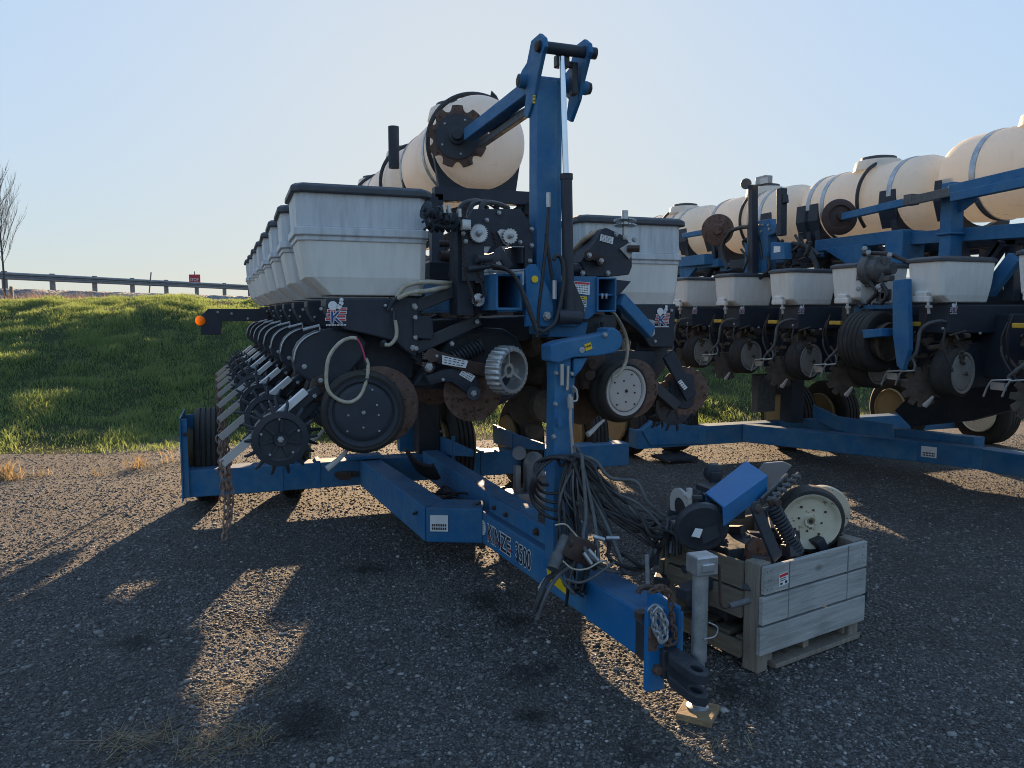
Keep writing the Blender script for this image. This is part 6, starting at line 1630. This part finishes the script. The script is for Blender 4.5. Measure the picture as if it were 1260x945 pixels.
for k in range(5):
    p = Vector((4.99, YU + random.uniform(-0.1, 0.4), random.uniform(1.45, 1.6))); s_.tube([p, p + Vector((-0.02, random.gauss(0, 0.05), -0.14)), p + Vector((0.03, random.gauss(0, 0.1), -0.32))], 0.009, 6, 4)
part('small_hose', s_, 'hose', ru)
s_ = MB(); s_.box((4.985, YU + 0.22, 1.52), (0.03, 0.14, 0.035)); part('depth_handle', s_, 'ochre', ru, 0.006)
s_ = MB()
for x, y, xx in ((1160, 404, 5.0), (1206, 410, 5.2)): s_.bolt(PX(x, y, xx), (-0.6, -0.8, 0), 0.010, 0.014)
part('bolts', s_, 'bolt', ru)
e_ = emblem(ru, 1173, 380, YU - 0.052, 0.066, faint=True)
ys = [3.52, 5.24, 6.08, 7.0, 7.9, 8.8, 9.7, 10.6, 11.5]  # the farthest copies are mostly hidden, added to block the low sun
for k, y in enumerate(ys):
    c_ = copy_tree(ru, (0, y - YU, 0))
    for ch in c_.children:
        if ch.name.startswith('depth_handle') and k in (1, 2, 4, 5): ch.location.z += 0.0
        if ch.name.startswith('gauge_wheel') and y in (7.0,):
            pass

# ------------------------------------------------------------------ lifted tyre, blue arm and step by the near wing
g_ = road_tyre(BP, (5.02, 5.10, 1.37), 0.255, 0.27, 'dirt', (-0.12, 1, 0), 'lift_wheel', 5)
s_ = MB(); s_.prism([P(x, y, X=4.86) for x, y in ((1098, 345), (1116, 343), (1118, 430), (1110, 456), (1103, 450), (1098, 410))], (0.05, 0, 0)); s_.prism([P(x, y, X=4.80) for x, y in ((1049, 407), (1084, 404), (1084, 414), (1049, 418))], (0.22, 0, 0)); s_.prism([P(x, y, X=5.05) for x, y in ((1050, 376), (1100, 374), (1100, 380), (1060, 381), (1056, 408), (1050, 408))], (0.05, 0, 0)); part('lift_arm', s_, 'blue', BP, 0.006)
s_ = MB()
q = P(1082, 331, X=5.05); s_.lathe(q + V3((0, 0.16, 0)), (0.1, -1, 0), [(0.03, 0), (0.10, 0.01), (0.13, 0.03), (0.13, 0.10), (0.11, 0.11), (0.11, 0.18), (0.07, 0.2), (0.05, 0.24), (0.05, 0.28)], 28); s_.lathe(P(1060, 338, X=5.0), (-1, 0.2, 0), [(0.07, -0.1), (0.07, 0.0), (0.05, 0.01), (0.05, 0.05)], 20)
for k in range(9):
    p = P(random.uniform(1055, 1095), random.uniform(318, 372), X=5.05); s_.box(p, (0.06, random.uniform(0.04, 0.1), random.uniform(0.04, 0.1)))
part('hydraulic_motor', s_, 'hose_grey', BP, 0.008)
s_ = MB()
for a_, b_, c_ in (((1062, 312), (1090, 312), (1118, 322)), ((1070, 345), (1078, 360), (1068, 372)), ((1085, 350), (1092, 362), (1084, 374)), ((1048, 345), (1052, 365), (1060, 378))): s_.tube([P(*t, X=5.0) for t in (a_, b_, c_)], 0.018, 8, 4)
part('motor_hoses', s_, 'hose', BP)
s_ = MB()
for x, y in ((1064, 306), (1069, 311), (1095, 314), (1056, 355), (1081, 353)): s_.bolt(P(x, y, X=4.98), (-0.7, -0.7, 0), 0.022, 0.03)
part('couplers', s_, 'bolt', BP)

# ------------------------------------------------------------------ folded toolbars and marker arms
s_ = MB()
def xb(a, b, X, w, h): s_.bar(P(*a, X=X), P(*b, X=X), w, h)
xb((1008, 303), (1118, 290), 5.70, 0.12, 0.115); part('wing_toolbar', s_, 'blue', BP, 0.006)
s_ = MB(); xb((1120, 294), (1300, 281), 5.74, 0.11, 0.11); part('wing_toolbar', s_, 'blue', BP, 0.006)
s_ = MB(); s_.box(P(1113, 305, X=5.72), (0.26, 0.20, 0.30)); part('wing_pivot', s_, 'blue', BP, 0.008); s_ = MB(); s_.box(P(1171, 272, X=5.62), (0.14, 0.11, 0.62)); s_.box(P(1171, 288, X=5.62), (0.19, 0.15, 0.02)); part('marker_post', s_, 'blue', BP, 0.008)
s_ = MB(); s_.prism([P(x, y, X=5.62) for x, y in ((1176, 246), (1200, 238), (1202, 245), (1186, 258), (1176, 262))], (0.02, 0, 0)); part('gusset', s_, 'blue', BP, 0.004); s_ = MB(); s_.prism([P(x, y, X=5.6) for x, y in ((1012, 306), (1062, 300), (1060, 325), (1050, 330))], (0.1, 0, 0)); part('gusset', s_, 'blue', BP, 0.004)
s_ = MB(); xb((1036, 267), (1122, 247), 5.50, 0.055, 0.065); ma = part('marker_arm', s_, 'blue', BP, 0.005)
s_ = MB(); xb((1118, 247), (1176, 234), 5.50, 0.08, 0.055); s_.bar(P(1122, 250, X=5.44), P(1176, 238, X=5.44), 0.03, 0.03); s_.box(P(1121, 246, X=5.5), (0.09, 0.09, 0.09)); part('marker_hinge', s_, 'hose_grey', ma, 0.004)
s_ = MB(); xb((1172, 234), (1310, 203), 5.50, 0.09, 0.08); s_.bar(P(1172, 243, X=5.44), P(1310, 214, X=5.44), 0.06, 0.07); part('marker_arm', s_, 'blue', BP, 0.005)
q = P(1033, 267, X=5.50); s_ = MB(); s_.lathe(q, (-0.35, -0.93, 0), [(0.04, -0.02), (0.16, -0.01), (0.172, 0), (0.16, 0.012), (0.12, 0.03), (0.11, 0.03), (0.10, 0.012), (0.04, 0.02), (0.035, 0.06)], 40); part('marker_disc', s_, 'brown', BP)
q = P(883, 283, X=5.35); s_ = MB(); s_.lathe(q, (-0.62, -0.78, 0), [(0.04, -0.02), (0.17, -0.008), (0.185, 0), (0.17, 0.008), (0.07, 0.03), (0.05, 0.06)], 36); part('marker_disc', s_, 'rusty', BP)
s_ = MB(); s_.bar(P(842, 290, X=5.5), P(876, 284, X=5.4), 0.06, 0.06); s_.bar(P(836, 323, X=5.7), P(872, 319, X=5.6), 0.12, 0.13); s_.prism([P(x, y, X=5.65) for x, y in ((836, 322), (862, 322), (848, 340), (836, 345))], (0.05, 0, 0)); s_.bar(P(862, 326, X=5.7), P(888, 323, X=5.7), 0.1, 0.1); part('wing_toolbar', s_, 'blue', BP, 0.006)
s_ = MB(); s_.bar(P(890, 330, X=5.8), P(1010, 311, X=5.8), 0.1, 0.09); part('wing_toolbar', s_, 'blue', BP, 0.006)
for X_ in (5.58, 5.78):
    pass
for a_, b_ in (((1150, 395), (1126, 300)), ((1235, 300), (1200, 350)), ((1248, 320), (1215, 360)), ((1005, 330), (1022, 306)), ((1000, 325), (1012, 308)), ((1205, 335), (1232, 296)), ((1068, 296), (1110, 330)), ((868, 345), (880, 322)), ((1196, 340), (1180, 300))):
    s_ = MB(); s_.bar(P(*a_, X=5.9), P(*b_, X=5.9), 0.07, 0.07); part('brace', s_, 'plate', BP, 0.005)
s_ = MB(); s_.bar(P(1216, 360, X=5.6), P(1250, 316, X=5.6), 0.06, 0.11); part('blue_brace', s_, 'blue', BP, 0.005)

# lift mast in the middle of the rear planter, lamp posts
MY = 7.0
def pl2(mb, pts, X, t=0.03): mb.prism([P(x, y, X=X) for x, y in pts], (t, 0, 0)); return mb
s_ = MB(); pl2(s_, [(919, 280), (923, 276), (926, 278), (926, 335), (919, 335)], 5.3, 0.03); pl2(s_, [(932, 272), (946, 269), (953, 280), (953, 287), (945, 290), (943, 336), (927, 336), (930, 300)], 5.32, 0.12); s_.cyl(P(921, 300, X=5.30), P(921, 337, X=5.30), 0.04, 16); bm_ = part('lift_mast', s_, 'blue', BP, 0.005)
s_ = MB()
for x, y in ((935, 277), (939, 277), (946, 277), (947, 282), (937, 285)): s_.bolt(P(x, y, X=5.315), (-1, 0, 0), 0.015, 0.015)
part('bolts', s_, 'bolt', bm_)
s_ = MB(); s_.bar(P(926.5, 338, X=5.25), P(926.5, 228, X=5.25), 0.075, 0.075, (0, 1, 0)); part('lamp_post', s_, 'plate', BP, 0.005)
s_ = MB(); s_.bar(P(961.5, 290, X=5.25), P(962, 232, X=5.25), 0.075, 0.075, (0, 1, 0)); s_.bar(P(965.5, 240, X=5.25), P(966.5, 250, X=5.25), 0.05, 0.05, (0, 1, 0)); part('lamp_post', s_, 'plate', BP, 0.005)
s_ = MB(); s_.box(P(940, 222, X=5.25), (0.10, 0.16, 0.085)); wl = part('work_lamp', s_, 'rim_grey', BP, 0.010); s_ = MB(); s_.box(P(940, 222.5, X=5.195), (0.012, 0.12, 0.055)); part('lens', s_, 'bare', wl)
s_ = MB(); s_.lathe(P(918, 226, X=5.2), (0.6, 0.8, 0.1), [(0.055, 0), (0.058, 0.015), (0.04, 0.06), (0.015, 0.075)], 18); part('work_lamp', s_, 'hose_grey', BP)
s_ = MB(); pl2(s_, [(948, 298), (964, 298), (965, 319), (948, 320)], 5.18, 0.10); bx = part('control_box', s_, 'blue', BP, 0.008)
s_ = MB(); pl2(s_, [(952, 303), (960, 303), (960, 310), (952, 311)], 5.176, 0.003); part('sticker', s_, 'white', bx)
s_ = MB()
for k in range(16):
    x = random.uniform(908, 1000); y = random.uniform(285, 330); X_ = random.uniform(5.15, 5.5)
    s_.tube([P(x, y, X=X_), P(x + random.uniform(-8, 8), y + random.uniform(5, 16), X=X_), P(x + random.uniform(-14, 14), y + random.uniform(15, 40), X=X_)], random.uniform(0.012, 0.022), 7, 4)
s_.tube([P(x, y, X=5.3) for x, y in ((894, 292), (900, 284), (912, 280), (922, 279))], 0.022, 8, 4); s_.tube([P(x, y, X=5.3) for x, y in ((893, 292), (889, 304), (890, 318), (896, 330))], 0.022, 8, 4); s_.tube([P(x, y, X=5.3) for x, y in ((975, 300), (992, 304), (1002, 320), (1006, 332))], 0.026, 8, 4)
part('hoses', s_, 'hose', BP)
s_ = MB()
for k in range(14): s_.box(P(random.uniform(968, 990), random.uniform(300, 334), X=5.45), (0.08, random.uniform(0.03, 0.12), random.uniform(0.04, 0.14)))
s_.box(P(913, 325, X=5.5), (0.1, 0.35, 0.10)); part('valve_bank', s_, 'plate', BP, 0.006)

# ------------------------------------------------------------------ tanks
for k, (ya, st, hp_) in enumerate(((3.70, (0.72,), None), (5.50, (0.20, 0.72, 0.84), 0.42), (7.30, (0.28, 0.40, 0.86), 0.48), (9.12, (0.30, 0.44, 0.86), 0.56), (10.95, (0.3, 0.8), 0.5))):
    tank(BP, 6.28, 2.745 + (0.045 if k == 0 else 0), 0.362 + (0.02 if k == 0 else 0), ya, ya + 1.73, 'tank', True, st, hp_)
s_ = MB(); s_.lathe((6.28, 4.45, 3.12), (0, 0, 1), [(0.13, 0), (0.12, 0.09), (0.08, 0.10)], 20); part('vent_cap', s_, 'brown', BP)
for k in range(4):
    for yy in (5.50 + 1.8 * k - 0.36, 5.50 + 1.8 * k + 0.27, 5.50 + 1.8 * k + 1.3):
        s_ = MB(); saddle(s_, 6.28, 2.745, 0.362, yy, 0.07, 0.20); s_.prism([V3((5.915, yy, 2.78)), V3((5.95, yy, 2.60)), V3((5.97, yy, 2.42)), V3((5.905, yy, 2.60))], (0, 0.2, 0)); part('tank_saddle', s_, 'plate', BP, 0.004)
s_ = MB(); s_.box((5.98, 7.2, 2.20), (0.09, 7.2, 0.09)); s_.box((6.58, 7.2, 2.20), (0.09, 7.2, 0.09)); s_.box((6.2, 7.0, 1.72), (0.2, 7.5, 0.2))
for k in range(6):
    y = 4.0 + 1.35 * k; s_.bar((5.98, y, 2.2), (6.2, y + 0.3, 1.75), 0.08, 0.08); s_.bar((6.58, y, 2.2), (6.3, y - 0.2, 1.75), 0.08, 0.08); s_.box((5.98, y + 0.6, 1.95), (0.09, 0.09, 0.5))
part('tank_rack', s_, 'plate', BP, 0.006)
# front row of units on the far side, low bodies and wheels added to block sun
for k in range(9):
    s_ = MB(); y = 3.2 + 0.9 * k; s_.box((7.0, y, 1.45), (0.7, 0.35, 0.5)); s_.box((7.05, y, 1.15), (0.5, 0.2, 0.5)); fu = part('row_unit', s_, 'plate', BP, 0.01)
    gauge_wheel(fu, (6.95, y - 0.1, 1.12), (0, 1, 0), 0.2, 0.14, 'plate', bolts=False)
    s_ = MB(); spiked(s_, (7.4, y, 1.02), (0, 1, 0), 0.14, 13, 0.03, 0.03); part('closing_wheel', s_, 'black', fu)
for k in range(9):
    s_ = MB(); y = 3.2 + 0.9 * k; s_.loft([rect_ring(6.85, 7.45, y - 0.2, y + 0.2, 2.0, 0.03), rect_ring(6.9, 7.4, y - 0.17, y + 0.17, 1.70, 0.03)]); part('seed_hopper', s_, 'poly', BP, 0.01)
